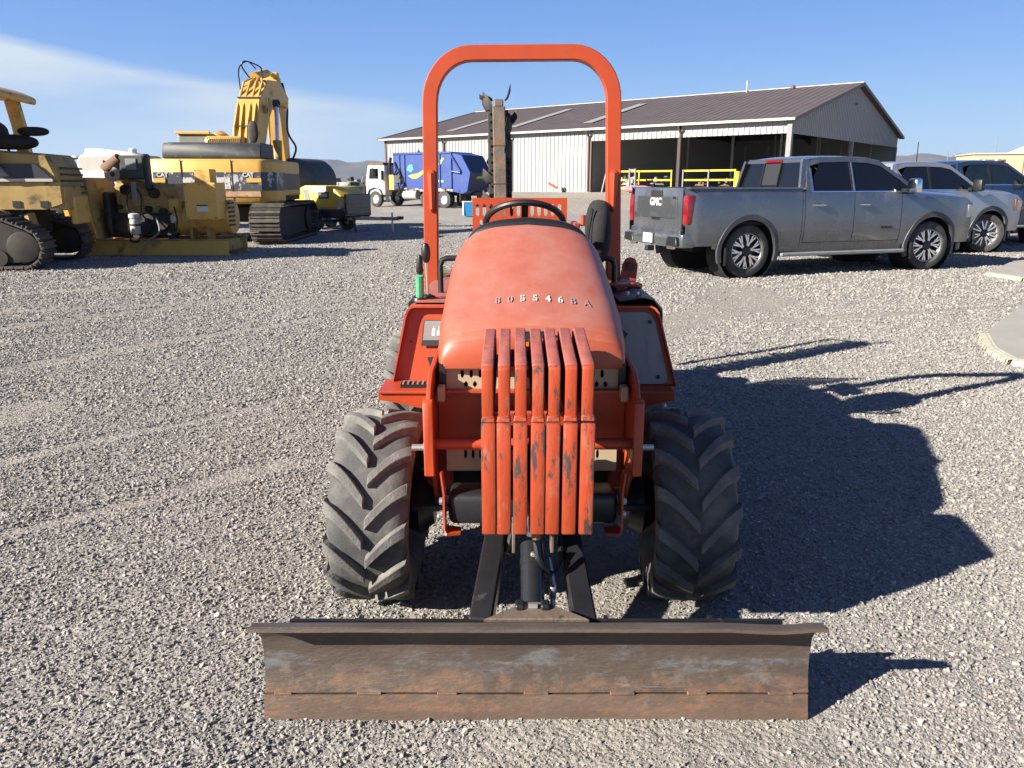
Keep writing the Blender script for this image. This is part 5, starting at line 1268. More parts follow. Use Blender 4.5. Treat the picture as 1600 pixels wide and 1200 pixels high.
MB().add([(-1.759 - .004, .60, 1.62), (-1.763, -.55, 1.62), (-1.763, -.55, 1.34), (-1.763, .60, 1.34)], [(0, 1, 2, 3)]).build('torn_film', M('torn_white_film', (.60, .59, .56), .6, var=.1, dirt=(.05, .055, .07), dscale=4.2, dthr=.50, dsoft=.02, dirt2=(.30, .18, .08), d2scale=9, d2thr=.56), cw)
for yy in (.62, -.60): MB().box((-1.755, yy, 1.52), (.02, .02, 1.04)).build('panel_joint', 'under', cw)
MB().box((-1.765, 0, 1.22), (.02, 2.55, .12)).build('lower_band', M('worn_pink_primer', (.50, .30, .18), .7, var=.2, dirt=(.2, .12, .08), dscale=5, dthr=.52), cw)
remap(textmb('CAT', .14, .004, 'CENTER', .004), (-1.768, -1.0, 1.635), (0, -1, 0), (0, 0, 1)).build('maker_letters', 'white', cw)
remap(textmb('CAT', .14, .004, 'CENTER', .004), (-1.768, 1.08, 1.635), (0, -1, 0), (0, 0, 1)).build('maker_letters', 'white', cw)
# engine cover block on top
MB().prism([(-1.55, 2.07), (-1.58, 2.12), (-1.52, 2.40), (-1.42, 2.45), (-.35, 2.45), (-.35, 2.07)], 'y', -1.30, 1.12).build('engine_cover', 'excb', EX, bevel=.05)
MB().box((-.9, .2, 2.46), (.5, 1.8, .03)).build('cover_ridge', 'excb', EX, bevel=.01)
MB().prism([(.1, 1.15), (.1, 2.62), (.2, 2.70), (1.25, 2.70), (1.25, 1.15)], 'y', -.35, .62).build('machinery_house', 'yel', EX, bevel=.03)
for k in range(16): MB().box((.085, -.30 + k * .055, 2.55), (.02, .02, .22)).build('grille_slat', 'yel2', EX)
for s, ya, yb in ((1, .62, 1.55), (-1, -1.55, -.35)): MB().box((-.15 + .5, (ya + yb) / 2, 1.6), (1.9, yb - ya, .9)).build('side_house', 'yel', EX, bevel=.03)
for s in (1, -1): MB().box((-.15 + .5, s * 1.556, 1.52), (1.7, .02, .42)).build('side_stripe', 'peel2', EX)
# cab
cb = MB().prism([(.55, 1.2), (.55, 2.70), (.62, 2.80), (1.9, 2.80), (2.15, 2.2), (2.15, 1.2)], 'y', .62, 1.50).build('cab', 'grey', EX, bevel=.04)
MB().box((.53, 1.06, 2.80), (.12, .92, .07)).build('cab_roof_edge', 'yel', cb, bevel=.01); MB().box((.54, 1.06, 2.53), (.03, .72, .36)).build('rear_window', M('dusty_grey_glass', (.25, .25, .22), .35), cb, bevel=.008)
MB().box((1.3, 1.505, 2.35), (1.1, .02, .6)).build('side_window', 'glass', cb); MB().lathe([(0, .25), (.1, .22), (.18, .1), (.2, 0)], 'z', (1.2, .55, 2.70), 16).build('air_precleaner', 'yel2', EX)
# boom
def plate_arm(pts2, hs, y0, w, name, mat, par, bev=.02):
    up, dn = [], []
    for i, (p, h_) in enumerate(zip(pts2, hs)):
        a = Vector(pts2[max(i - 1, 0)]); b = Vector(pts2[min(i + 1, len(pts2) - 1)]); t = (b - a).normalized(); n_ = Vector((-t.y, t.x)); p = Vector(p)
        up.append(tuple(p + n_ * h_ / 2)); dn.append(tuple(p - n_ * h_ / 2))
    return MB().prism(up + dn[::-1], 'y', y0 - w / 2, y0 + w / 2).build(name, mat, par, bevel=bev)
Y0 = -.33
bm_ = plate_arm([(.55, 1.8), (.95, 2.8), (1.55, 3.9), (2.35, 4.55), (3.5, 4.75), (4.4, 4.45)], [.7, .85, 1.0, .95, .75, .45], Y0, .62, 'boom', 'yel', EX)
stk = plate_arm([(4.15, 5.35), (4.35, 4.5), (4.55, 3.0), (4.75, 1.0)], [.35, .85, .7, .4], Y0 + .10, .46, 'stick', 'yel', EX)
for s in (-1, 1):
    cyb = MB().tube([(1.9, Y0 + s * .46, 1.5), (2.1, Y0 + s * .46, 2.9)], .13, 14).build('boom_cylinder', 'yel2', EX); MB().tube([(2.1, Y0 + s * .46, 2.9), (2.3, Y0 + s * .46, 4.15)], .07, 12).build('cylinder_rod', 'chrome', cyb)
    MB().lathe([(-.08, .14), (.08, .14)], 'y', (2.3, Y0 + s * .46, 4.2), 14).build('rod_eye', 'excb', cyb, solid=.03)
sc = MB().tube([(2.2, Y0 + .08, 5.1), (3.5, Y0 + .10, 5.42)], .15, 16).build('stick_cylinder', 'yel', EX); MB().tube([(3.5, Y0 + .10, 5.42), (4.2, Y0 + .10, 5.50)], .08, 12).build('cylinder_rod', 'chrome', sc)
MB().box((4.2, Y0 + .10, 5.42), (.22, .42, .28)).build('stick_ear', 'yel', stk, bevel=.03)
for k in range(4):
    yy = Y0 + .28 - k * .17
    MB().tube([(.40, yy, 2.62), (.62, yy + .02, 3.2), (1.02, yy + .02 * (k % 2), 3.95), (1.75, yy - .02, 4.85), (2.2, yy * .5 + Y0 * .5, 5.05)], .032, 7).build('hydraulic_pipe', 'yel', bm_)
for (x_, z_) in ((.72, 3.28), (1.25, 4.26)): MB().box((x_ - .05, Y0, z_), (.10, .60, .05)).build('pipe_clamp', 'under', bm_)
hose('hydraulic_hose', [(2.2, Y0 + .22, 5.05), (2.2, Y0 + .42, 5.45), (2.25, Y0 + .30, 5.62), (2.6, Y0 + .02, 5.50), (2.7, Y0, 5.35)], .024, 'plastic', bm_, (0, 0, 0))
hose('hydraulic_hose', [(1.7, Y0 + .36, 4.6), (1.9, Y0 + .42, 5.3), (2.2, Y0 + .25, 5.6), (2.5, Y0 + .10, 5.4)], .02, 'plastic', bm_, (0, 0, 0))
hose('hydraulic_hose', [(4.3, Y0 - .18, 5.2), (4.5, Y0 - .24, 4.4), (4.5, Y0 - .20, 3.4), (4.7, Y0 - .38, 2.8), (4.8, Y0 - .20, 2.3)], .035, 'plastic', bm_, (0, 0, 0))
MB().lathe([(-.40, .13), (.40, .13)], 'y', (1.5, Y0, 3.9), 14).build('boom_pin', 'yel2', bm_, solid=.05)
MB().tube([(-.5, -1.25, 2.05), (-.5, -1.30, 3.6)], .015, 6).build('antenna', 'under', EX); mrr = pillow(-.9, -.96, 2.74, .05, .13, .27, e=2.2).build('mirror', 'under', EX); MB().tube([(-.9, -.96, 2.4), (-.9, -.96, 2.6)], .02, 6).build('mirror_arm', 'under', mrr)
MB().tube([(.1, -.62, 2.4), (.1, -.62, 2.75)], .09, 12).build('exhaust_stack', 'excb', EX)

for o_ in [c_ for c_ in EX.children if c_.name.split('.')[0] in ('boom', 'stick', 'stick_cylinder', 'boom_cylinder')]:
    for q_ in [o_] + list(o_.children):
        for v_ in q_.data.vertices:
            if v_.co.z > 1.8: v_.co.z = 1.8 + (v_.co.z - 1.8) * .80

# ------------------------------------------------------------------ generator skid in front of it (local x runs right)
GS = thing('generator_skid', 'yellow engine and generator set on steel beams in front of the excavator', 'generator', (-8.95, 16.35, 0), R(-.5))
for s in (0, 1):
    yy = s * 1.15
    b = MB().box((1.5, yy, .17), (3.0, .03, .30)).build('skid_beam', 'yel', GS, bevel=.003)
    for z in (.025, .335): MB().box((1.5, yy, z), (3.02, .16, .025)).build('beam_flange', 'yel2' if z > .1 else 'yel', b, bevel=.003)
for x in (.3, 1.4, 2.85): MB().box((x, .6, .2), (.14, 1.1, .22)).build('cross_member', 'yel2', GS)
rd = MB().box((.12, .45, .95), (.36, 1.15, 1.25), Matrix.Rotation(-.10, 3, 'Y')).build('radiator', 'yel2', GS, bevel=.01)
pts_r = [(-.30, -.16, 1.52), (.12, -.16, 1.53), (.30, -.16, .36), (-.12, -.16, .36)]
for a, b in zip(pts_r, pts_r[1:] + pts_r[:1]): MB().bar(a, b, .10, .07, up=(0, 1, 0)).build('radiator_frame', 'yel', rd, bevel=.006)
MB().box((1.25, .6, 1.02), (1.35, .62, .90)).build('engine_block', 'yel2', GS, bevel=.06)
MB().prism([(.55, 1.25), (.62, 1.62), (.95, 1.60), (1.75, 1.32), (2.0, 1.05), (2.0, .9), (.55, .9)], 'y', .35, .80).build('engine_head', 'yel2', GS, bevel=.04)
MB().box((1.15, .34, .62), (1.3, .35, .50)).build('engine_sump', 'under', GS, bevel=.05); MB().box((.50, .5, .85), (.12, .9, .9)).build('fan_shroud', 'under', GS, bevel=.03)
for k, (x_, z_) in enumerate(((.7, 1.0), (.95, .88), (1.3, .95), (1.6, .90), (1.8, .75), (.85, 1.35), (1.45, 1.28))): MB().lathe([(-.06, 0), (-.06, .05 + .01 * k), (.06, .05 + .01 * k), (.06, 0)], 'y', (x_, .24, z_), 10).build('accessory', ['under', 'steel', 'plastic'][k % 3], GS, bevel=.01)
for k in range(5): MB().box((.78 + k * .24, .33, 1.12), (.18, .12, .26)).build('valve_cover', 'yel2', GS, bevel=.03); MB().box((.78 + k * .24, .27, .66), (.16, .10, .16)).build('manifold_port', 'under', GS, bevel=.02)
for k, (x, z, r_) in enumerate(((.80, .62, .16), (1.25, .58, .12), (1.62, .66, .13), (1.05, .45, .10))): MB().lathe([(-.10, 0), (-.10, r_), (.10, r_), (.12, 0)], 'y', (x, .18, z), 16).build('pulley', 'under', GS, bevel=.01)
MB().tube([(.72, .25, 1.60), (.60, .20, 1.78), (.86, .15, 1.98)], .11, 12).build('intake_elbow', 'brass', GS); MB().tube([(.62, .3, 1.72), (1.35, .3, 1.66)], .12, 14).build('muffler', 'boom', GS)
MB().lathe([(-.1, .05), (-.1, .15), (.1, .16), (.1, .05)], 'y', (.72, .15, 1.66), 16).build('turbocharger', 'steel', GS)
ap = MB().box((1.12, .15, 1.80), (.50, .16, .46)).build('control_panel', 'excb', GS, bevel=.02); MB().box((1.12, .06, 1.86), (.22, .02, .22)).build('gauge_cluster', 'grey', ap)
MB().box((1.42, .12, 1.70), (.10, .20, .72)).build('panel_side', 'plastic', GS, bevel=.03)
fl = MB().lathe([(0, .07), (.02, .10), (.30, .10), (.32, .085), (.34, .11), (.42, .11), (.44, .05)], 'z', (1.10, -.02, .44), 14).build('fuel_filter', 'gutter', GS); MB().lathe([(0, .102), (.04, .102)], 'z', (1.10, -.02, .62), 14).build('filter_band', 'ink', fl)
for pl_ in ([(1.2, 0, 1.5), (1.05, -.05, 1.3), (1.0, -.06, .95), (1.08, -.03, .85)], [(1.05, 0, .5), (1.0, -.1, .33), (1.15, -.12, .30), (1.25, -.05, .45)], [(1.9, .1, 1.0), (1.98, 0, .75), (1.95, -.08, .45), (1.8, -.05, .36)], [(1.5, .1, .8), (1.6, -.05, .5), (1.35, -.12, .3), (1.2, -.2, .05)], [(1.15, .05, 1.45), (1.3, -.02, 1.2), (1.25, 0, .9), (1.35, .05, .7)], [(2.1, .1, .72), (2.4, .0, .82), (2.5, .05, .98)]):
    hose('engine_hose', pl_, .018, random.choice(['plastic', 'gutter', 'plastic', 'grey']), GS, (0, 0, 0))
MB().box((1.18, -.05, 1.30), (.10, .05, .42)).build('junction_box', 'grey', GS, bevel=.01)
MB().lathe([(1.78, .0), (1.78, .38), (1.95, .40), (1.97, .36), (2.95, .36), (2.97, .30), (2.97, 0)], 'x', (0, .6, .78), 28).build('generator_barrel', 'yel', GS, bevel=.01)
MB().box((1.86, .45, 1.02), (.28, .5, .3)).build('bell_housing', 'yel', GS, bevel=.04)
cbx = MB().box((2.57, .12, 1.12), (.66, .55, .74)).build('terminal_box', 'yel', GS, bevel=.012); MB().box((2.60, .15, 1.62), (.32, .35, .28)).build('conduit_box', 'yel', GS, bevel=.01)
for k in range(8):
    a = [(-.29, .33), (0, .33), (.29, .33), (-.29, -.33), (0, -.33), (.29, -.33), (-.29, 0), (.29, 0)][k]; MB().lathe([(0, 0), (0, .016), (.012, .016)], 'y', (2.57 + a[0], -.168, 1.12 + a[1]), 8).build('cover_bolt', 'yel2', cbx)
MB().box((2.60, -.160, .98), (.23, .01, .13)).build('warning_plate', 'white', cbx); MB().box((2.60, -.167, 1.035), (.23, .004, .025)).build('warning_header', 'ink', cbx)
for x in (2.2, 2.55): MB().box((x, .3, .45), (.05, .35, .22)).build('mount_foot', 'yel2', GS)
for k in range(6): MB().box((2.98, .42 + .0, .62 + .09 * k), (.03, .3, .04)).build('vent_slat', 'ink', GS)

# ------------------------------------------------------------------ bulldozer at the left edge (local +x front, towards camera right)
DZ = thing('bulldozer', 'yellow crawler bulldozer with triangular high-sprocket tracks cut by the left edge', 'bulldozer', (-9.95, 14.35, 0), R(9))
for s in (-1, 1): crawler(DZ, s * .95, [(-1.35, .42, .36), (.15, .98, .28), (1.32, .40, .34)], .56, .155)
MB().box((0, 0, .82), (2.4, 1.2, .5)).build('main_frame', 'under', DZ, bevel=.03); MB().prism([(.55, .55), (.7, 1.0), (1.0, 1.0), (.95, .5)], 'y', -.66, -.56).build('frame_gusset', 'yel2', DZ, bevel=.02); MB().tube([(1.25, -.5, .95), (1.35, -.55, .45)], .10, 10).build('tilt_cylinder', 'yel2', DZ)
MB().box((1.90, .1, 1.0), (.10, .7, .5)).build('radiator_guard', 'yel', DZ, bevel=.02)
for k in range(6): MB().tube([(-.1 + .18 * k, -.3, 2.0), (.0 + .18 * k, -.36, 2.2 + .05 * (k % 3)), (.12 + .18 * k, -.3, 2.0)], .022, 6).build('hose', 'plastic', DZ)
for k in range(5): MB().lathe([(-.12, 0), (-.12, .14), (.12, .14), (.12, 0)], 'y', (-.9 + k * .45, -.95, .22), 14).build('track_roller', 'under', DZ)
MB().prism([(-.9, 1.05), (-.9, 1.98), (.6, 2.06), (1.72, 1.98), (1.85, 1.62), (1.85, 1.05)], 'y', -.62, .62).build('engine_hood', 'yel2', DZ, bevel=.04)
st_ = MB().prism([(-.95, 1.56), (-.95, 1.83), (1.55, 1.80), (1.78, 1.56)], 'y', -.66, -.622).build('side_stripe', 'peel2', DZ); MB().prism([(.10, 1.59), (.0, 1.80), (.95, 1.78), (1.1, 1.59)], 'y', -.668, -.661).build('model_plate', 'grey', st_)
remap(textmb('D6R', .16, .003, 'LEFT', .003), (.2, -.672, 1.63), (1, 0, 0), (0, 0, 1)).build('model_letters', 'ink', st_)
MB().box((.45, -.68, 1.53), (2.7, .05, .05)).build('handrail_strip', 'gutter', DZ)
MB().box((-.1, -.72, 1.25), (.75, .20, .42)).build('side_box', 'yel2', DZ, bevel=.02); MB().box((.35, -.69, 1.25), (.14, .04, .36)).build('grey_label', 'gutter', DZ)
MB().prism([(.5, 1.02), (.5, 1.50), (1.9, 1.50), (1.9, 1.12), (1.6, 1.02)], 'y', -.66, -.60).build('lower_side_panel', 'yel2', DZ, bevel=.01)
for x in (1.15, 1.6): MB().box((x, -.665, 1.12), (.13, .02, .11)).build('step_slot', 'ink', DZ)
MB().box((1.86, -.2, 1.22), (.14, .8, .42)).build('front_guard', 'yel2', DZ, bevel=.02)
for k in range(5): MB().box((1.88, 0, 1.30 + .11 * k), (.03, 1.0, .03)).build('radiator_slat', 'under', DZ)
for x_, z_ in ((.3, .95), (.85, .9), (.6, .6)): MB().lathe([(-.1, 0), (-.1, .16), (.1, .14), (.1, 0)], 'y', (x_, -.66, z_), 12).build('pump_housing', 'yel2', DZ, bevel=.02)
MB().box((.2, -.64, .75), (.5, .12, .55)).build('lower_casting', 'yel2', DZ, bevel=.04)
# canopy and seat
for x, y in ((-1.3, -.75), (-1.3, .75), (.85, -.75), (.85, .75)): MB().sweep([(x, y, 1.7), (x * .97 - .02, y, 2.5), (x * .88, y * .96, 2.98)], [(-.09, -.11), (.09, -.11), (.09, .11), (-.09, .11)], up=(1, 0, 0)).build('canopy_post', 'yel', DZ, bevel=.02)
MB().prism([(-1.4, 2.98), (-1.35, 3.10), (.85, 3.14), (1.10, 3.02), (1.08, 2.90), (.8, 2.98)], 'y', -.95, .95).build('canopy_roof', 'yel', DZ, bevel=.03)
MB().box((-.9, 0, 1.75), (1.3, 1.4, .5)).build('operator_platform', 'yel2', DZ, bevel=.03)
b_ = pillow(.75, -.30, 2.33, .22, .42, .22, e=2.5); b_.build('seat_back', 'fabric', DZ, ang=80); pillow(1.05, -.35, 2.18, .45, .35, .13, e=2.5).build('torn_cover', 'fabric', DZ, ang=80)
pillow(1.48, -.38, 2.36, .26, .12, .08, e=2.3).xf(Matrix.Identity(4)).build('arm_pad', 'fabric', DZ, ang=80); MB().tube([(1.2, -.35, 2.2), (1.4, -.37, 2.33)], .05, 8).build('pad_bracket', 'plastic', DZ)
MB().box((.5, -.2, 2.15), (.4, .5, .35)).build('instrument_box', 'plastic', DZ, bevel=.03)

# ------------------------------------------------------------------ towed compressor
CP = thing('air_compressor', 'small yellow and black towed air compressor on two wheels', 'compressor', (-5.75, 25.2, 0), R(-28))
MB().prism([(-.95, .72), (-1.02, .95), (-.90, 1.30), (-.55, 1.42), (.55, 1.40), (1.0, 1.02), (1.0, .72)], 'y', -.62, .62).build('canopy', 'yelc', CP, bevel=.05, seg=2)
MB().prism([(-1.0, .48), (-1.03, .74), (1.05, .74), (1.05, .48), (.9, .44), (-.9, .44)], 'y', -.66, .66).build('lower_body', 'charcoal', CP, bevel=.03)
MB().box((1.04, 0, .85), (.10, 1.20, .62)).build('front_grille', 'charcoal', CP, bevel=.02)
for k in range(5): MB().box((1.10, 0, .63 + k * .105), (.03, 1.06, .03)).build('grille_slat', 'grey', CP)
MB().box((.86, -.63, .80), (.14, .05, .34), Matrix.Rotation(.2, 3, 'Y')).build('corner_trim', 'gutter', CP)
MB().add([(-.50, -.626, .78), (-.30, -.626, .78), (-.42, -.626, 1.30), (-.60, -.626, 1.30)], [(0, 1, 2, 3)]).build('grey_stripe', 'grey', CP, solid=.006)
MB().box((.22, -.628, 1.12), (.42, .012, .20)).build('logo_panel', 'peel2', CP); MB().box((.22, -.636, 1.12), (.30, .006, .10)).build('logo_mark', 'gutter', CP)
for s in (-1, 1):
    MB().sweep([(-.55, s * .78, .42), (-.45, s * .78, .62), (-.2, s * .78, .70), (.1, s * .78, .66), (.3, s * .78, .45)], [(-.12, -.015), (.12, -.015), (.12, .015), (-.12, .015)]).build('fender', 'charcoal', CP)
    wl = MB().lathe([(-.10, .17), (-.11, .22), (-.09, .30), (.09, .30), (.11, .22), (.10, .17)], 'y', (-.1, s * .80, .30), 28).build('wheel', 'cartyre', CP, solid=.01); MB().lathe([(s * .09, .175), (s * .03, .14), (s * .06, .06), (s * .07, 0)], 'y', (-.1, s * .80, .30), 24).build('rim', 'white', wl)
    MB().bar((1.0, s * .4, .42), (2.0, 0, .42), .07, .09).build('drawbar', 'steel', CP)
MB().bar((1.9, 0, .43), (2.6, 0, .43), .10, .10).build('tow_pole', 'steel', CP); MB().tube([(2.35, 0, .02), (2.35, 0, .62)], .03, 8).build('jack_leg', 'steel', CP); MB().tube([(2.55, 0, .46), (2.75, 0, .46)], .05, 8).build('coupler', 'plastic', CP)
MB().bar((1.2, -.45, .5), (1.32, -.5, .0), .05, .05).build('prop_stand', 'plastic', CP); MB().tube([(-.1, -.8, .3), (-.1, .8, .3)], .04, 8).build('axle', 'plastic', CP)

# ------------------------------------------------------------------ refuse truck by the building (local +x its front)
GT = thing('garbage_truck', 'blue bodied garbage truck with white cab parked by the white building wall', 'garbage truck', (-4.45, 50.5, 0), R(149))
MB().prism([(-1.6, 1.15), (-1.6, 3.35), (2.95, 3.35), (2.95, 1.45), (2.6, 1.15)], 'y', -1.22, 1.22).build('body', 'blue', GT, bevel=.05)
hp = MB().prism([(-1.62, 1.0), (-1.62, 3.30), (-2.35, 3.15), (-3.0, 2.1), (-2.75, 1.0), (-2.4, .85)], 'y', -1.20, 1.20).build('rear_hopper', 'blue', GT, bevel=.03)
MB().add([(-2.37, -1.12, 3.13), (-2.37, 1.12, 3.13), (-3.02, 1.12, 2.10), (-3.02, -1.12, 2.10), (-2.78, 1.12, 1.02), (-2.78, -1.12, 1.02)], [(0, 1, 2, 3), (3, 2, 4, 5)]).build('tailgate_panel', 'blue_shaded', hp, solid=.03)
for x in (-1.6, -.75, 2.0, 2.4): MB().box((x, 1.25, 2.25), (.10, .06, 2.15)).build('body_rib', 'blue', GT, bevel=.01)
for z in (1.22, 3.30): MB().box((.65, 1.25, z), (4.5, .06, .12)).build('body_rail', 'blue', GT, bevel=.01)
for a, b in (((-1.65, 3.1), (-2.3, 2.2)), ((-1.65, 2.2), (-2.3, 2.1))): MB().tube([(a[0], 1.27, a[1]), (b[0], 1.27, b[1])], .06, 8).build('hopper_cylinder', 'blue', hp)
def side_art(poly, mat, nm): MB().add([(x, 1.232, z) for x, z in poly], [tuple(range(len(poly)))]).build(nm, mat, GT, solid=.012)
side_art([(1.75, 1.95), (1.35, 1.75), (.95, 1.80), (.55, 2.05), (.35, 2.45), (.70, 2.20), (1.05, 2.08), (1.4, 2.05)], 'lime', 'swoosh_print'); side_art([(.30, 2.15), (-.10, 2.35), (-.45, 2.75), (-.25, 2.30), (.1, 2.0)], 'teal', 'swoosh_print')
side_art([(-.62, 2.62), (-.95, 3.02), (-1.1, 2.95), (-.78, 2.55)], 'lime', 'swoosh_print'); side_art([(1.85, 2.3), (1.72, 2.6), (1.4, 2.65), (1.3, 2.35), (1.5, 2.15)], 'teal', 'disc_print'); side_art([(-.2, 1.58), (-1.0, 1.55), (-1.0, 1.68), (-.2, 1.70)], 'lime', 'letter_strip')
MB().add([(-3.04, -.4, 1.95), (-3.04, .6, 1.9), (-2.95, .5, 1.75), (-2.98, -.5, 1.8)], [(0, 1, 2, 3)]).build('swoosh_print', 'lime', hp, solid=.012)
for k in range(9): MB().box((-1.2 + k * .45, 1.285, 1.16), (.2, .012, .05)).build('reflector', 'white' if k % 2 else 'lampred', GT)
MB().box((1.0, 0, .85), (7.6, .9, .22)).build('chassis', 'plastic', GT); MB().lathe([(-.55, 0), (-.55, .30), (.55, .30), (.55, 0)], 'x', (1.75, .95, .80), 18).build('fuel_tank', 'gutter', GT, bevel=.03)
MB().box((3.3, .7, 1.55), (.45, .6, .95)).build('hydraulic_tank', 'yel', GT, bevel=.03); MB().box((3.4, -.3, 1.8), (.4, .9, 1.4)).build('arm_tower', 'plastic', GT, bevel=.03)
MB().tube([(3.55, .75, 1.2), (3.6, .8, 2.5), (3.5, .75, 3.1)], .10, 10).build('exhaust_stack', 'plastic', GT)
for (x, z) in ((2.45, 2.4), (2.2, 1.9), (2.75, 2.8), (2.55, 1.5)): MB().tube([(x, 1.28, z), (x - .2, 1.36, z - .5), (x + .1, 1.3, z - .8)], .05, 7).build('valve_hose', 'plastic', GT)
MB().box((2.5, 1.30, 1.75), (.5, .14, .5)).build('valve_block', 'excb', GT, bevel=.03)
gc = MB().prism([(3.75, .75), (3.75, 2.62), (5.15, 2.62), (5.35, 1.75), (5.35, .75)], 'y', -1.15, 1.15).build('cab', 'white', GT, bevel=.05)
MB().prism([(4.25, 1.78), (4.25, 2.42), (4.95, 2.42), (5.05, 1.78)], 'y', 1.152, 1.165).build('side_window', 'glass', gc); MB().box((5.27, 0, 2.15), (.05, 1.9, .75), Matrix.Rotation(.22, 3, 'Y')).build('windshield', 'glass', gc)
MB().box((4.5, 0, 2.72), (1.2, 2.1, .16)).build('roof_rack', 'brass', gc, bevel=.02); MB().box((4.55, 1.35, 2.2), (.1, .12, .5)).build('mirror', 'plastic', gc, bevel=.02); MB().box((3.9, 1.2, 2.0), (.12, .16, .6)).build('mirror', 'plastic', gc, bevel=.02)
def tt(x, y, r=.51, w=.3, par=GT):
    wl = MB().lathe([(-w / 2, r * .55), (-w / 2, r * .85), (-w * .4, r), (w * .4, r), (w / 2, r * .85), (w / 2, r * .55)], 'y', (x, y, r), 26).build('wheel', 'cartyre', par, solid=.01)
    MB().lathe([(w * .45 if y > 0 else -w * .45, r * .58), (w * .2 if y > 0 else -w * .2, r * .5), (w * .35 if y > 0 else -w * .35, r * .2), (w * .36 if y > 0 else -w * .36, 0)], 'y', (x, y, r), 22).build('rim', 'white', wl)
for s in (-1, 1):
    for x in (4.55, .35, -.95): tt(x, s * 1.05)
    MB().box((-2.2, s * .95, .75), (.06, .5, .75)).build('mud_flap', 'plastic', GT); MB().sweep([(3.9, s * 1.05, .7), (4.1, s * 1.05, 1.1), (4.55, s * 1.05, 1.22), (5.0, s * 1.05, 1.1), (5.2, s * 1.05, .7)], [(-.2, -.02), (.2, -.02), (.2, .02), (-.2, .02)]).build('cab_fender', 'plastic', GT)
for (x, z) in ((2.2, 3.38), (1.2, 3.40)): MB().tube([(x, -.4, z), (x - .4, 0, z + .16), (x - .9, .5, z)], .04, 6).build('roof_hose', 'plastic', GT)

# ------------------------------------------------------------------ tank truck behind the generator, and clutter beyond
TK = thing('tank_trailer', 'white and grey hopper tank trailer lettered THE PATCHER behind the generator', 'trailer', (-13.05, 26.6, 0), R(2))
MB().prism([(-.9, 1.15), (-1.0, 2.15), (-.85, 2.38), (1.0, 2.38), (1.15, 2.15), (.7, .9), (-.4, .9)], 'y', -.9, .9).build('hopper', 'gutter', TK, bevel=.06); MB().box((0.05, -.91, 1.68), (1.9, .02, .42)).build('lettering_band', 'white', TK)
remap(textmb('THE PATCHER', .155, .004, 'LEFT', .003, 1.1), (-.02, -.93, 1.60), (1, 0, 0), (0, 0, 1)).build('letters', 'ink', TK)
MB().prism([(-.85, 2.34), (-.75, 2.58), (-.2, 2.56), (.1, 2.52), (.6, 2.46), (1.0, 2.32)], 'y', -.7, .7).build('top_hood', 'white', TK, bevel=.04)
MB().lathe([(0, .12), (.14, .13), (.18, .06)], 'z', (.55, -.2, 2.42), 12).build('filler_cap', 'white', TK); MB().box((-.1, -.93, 1.8), (.04, .03, .8)).build('seam_post', 'ink', TK)
MB().box((.0, 0, .8), (2.6, .8, .16)).build('chassis', 'plastic', TK)
for x in (-.5, .6):
    for s in (-1, 1): tt(x, s * .85, .42, .25, TK)
FT = thing('flatbed_trailer', 'white slatted flatbed trailer between bulldozer and generator engine', 'trailer', (-15.7, 27.5, 0), R(8))
MB().box((0, 0, 1.9), (2.1, 1.9, .12)).build('bed', 'white', FT); MB().box((.1, -.3, 2.30), (1.9, 1.4, .07), Matrix.Rotation(-.05, 3, 'Y')).build('ramp', 'white', FT); MB().box((0, 0, 2.10), (2.0, 1.6, .10)).build('deck_boards', 'wallw', FT); MB().box((0, 0, 1.2), (.3, 1.6, 1.3)).build('support', 'plastic', FT)
for s in (-1, 1): tt(0, s * .85, .42, .25, FT); tt(.9, s * .85, .42, .25, FT)
WD = thing('white_tank', 'white rounded tank partly hidden behind the bulldozer seat', 'tank', (-13.6, 19.8, 0), 0)
MB().lathe([(0, .0), (0, .75), (1.6, .75), (2.05, .55), (2.2, .2), (2.22, 0)], 'z', n=28).build('tank_shell', 'white', WD); MB().lathe([(1.55, .77), (1.62, .77)], 'z', n=28).build('tank_band', 'grey', WD)
RT = thing('red_tank_trailer', 'red framed trailer with dark rounded tank beyond the excavator track', 'trailer', (-7.2, 27.0, 0), R(75))
MB().lathe([(-1.4, 0), (-1.4, .62), (-1.2, .75), (1.2, .75), (1.4, .62), (1.4, 0)], 'x', (0, 0, 1.55), 24).build('tank', 'excb', RT, bevel=.02)
for s in (-1, 1):
    MB().bar((-1.6, s * .62, .85), (1.6, s * .62, .85), .12, .22).build('frame_rail', 'red', RT); MB().bar((-1.55, s * .5, 1.0), (-1.55, s * .5, 1.9), .07, .07).build('ladder_post', 'red', RT); tt(-.4, s * .8, .38, .22, RT); tt(.5, s * .8, .38, .22, RT)
MB().box((-1.62, 0, 1.65), (.08, 1.1, .08)).build('cross_rail', 'red', RT); MB().box((-1.66, .0, 1.1), (.12, .8, .35)).build('control_box', 'red', RT, bevel=.02)
# blue bin
BN = thing('blue_bin', 'small bright blue plastic bin with white lid behind the orange tractor guard', 'bin', (-2.15, 31.5, 0), R(12))
MB().box((0, 0, .52), (.62, .62, 1.04), top=(1.12, 1.12)).build('bin_body', 'skyb', BN, bevel=.05); MB().box((0, 0, 1.07), (.74, .74, .10)).build('bin_lid', 'white', BN, bevel=.03); MB().box((-.355, -.1, .6), (.03, .5, .95)).build('white_side_panel', 'white', BN)
BN.location = (-2.0, 36.2, 0); BN.scale = (.72, .72, .62)
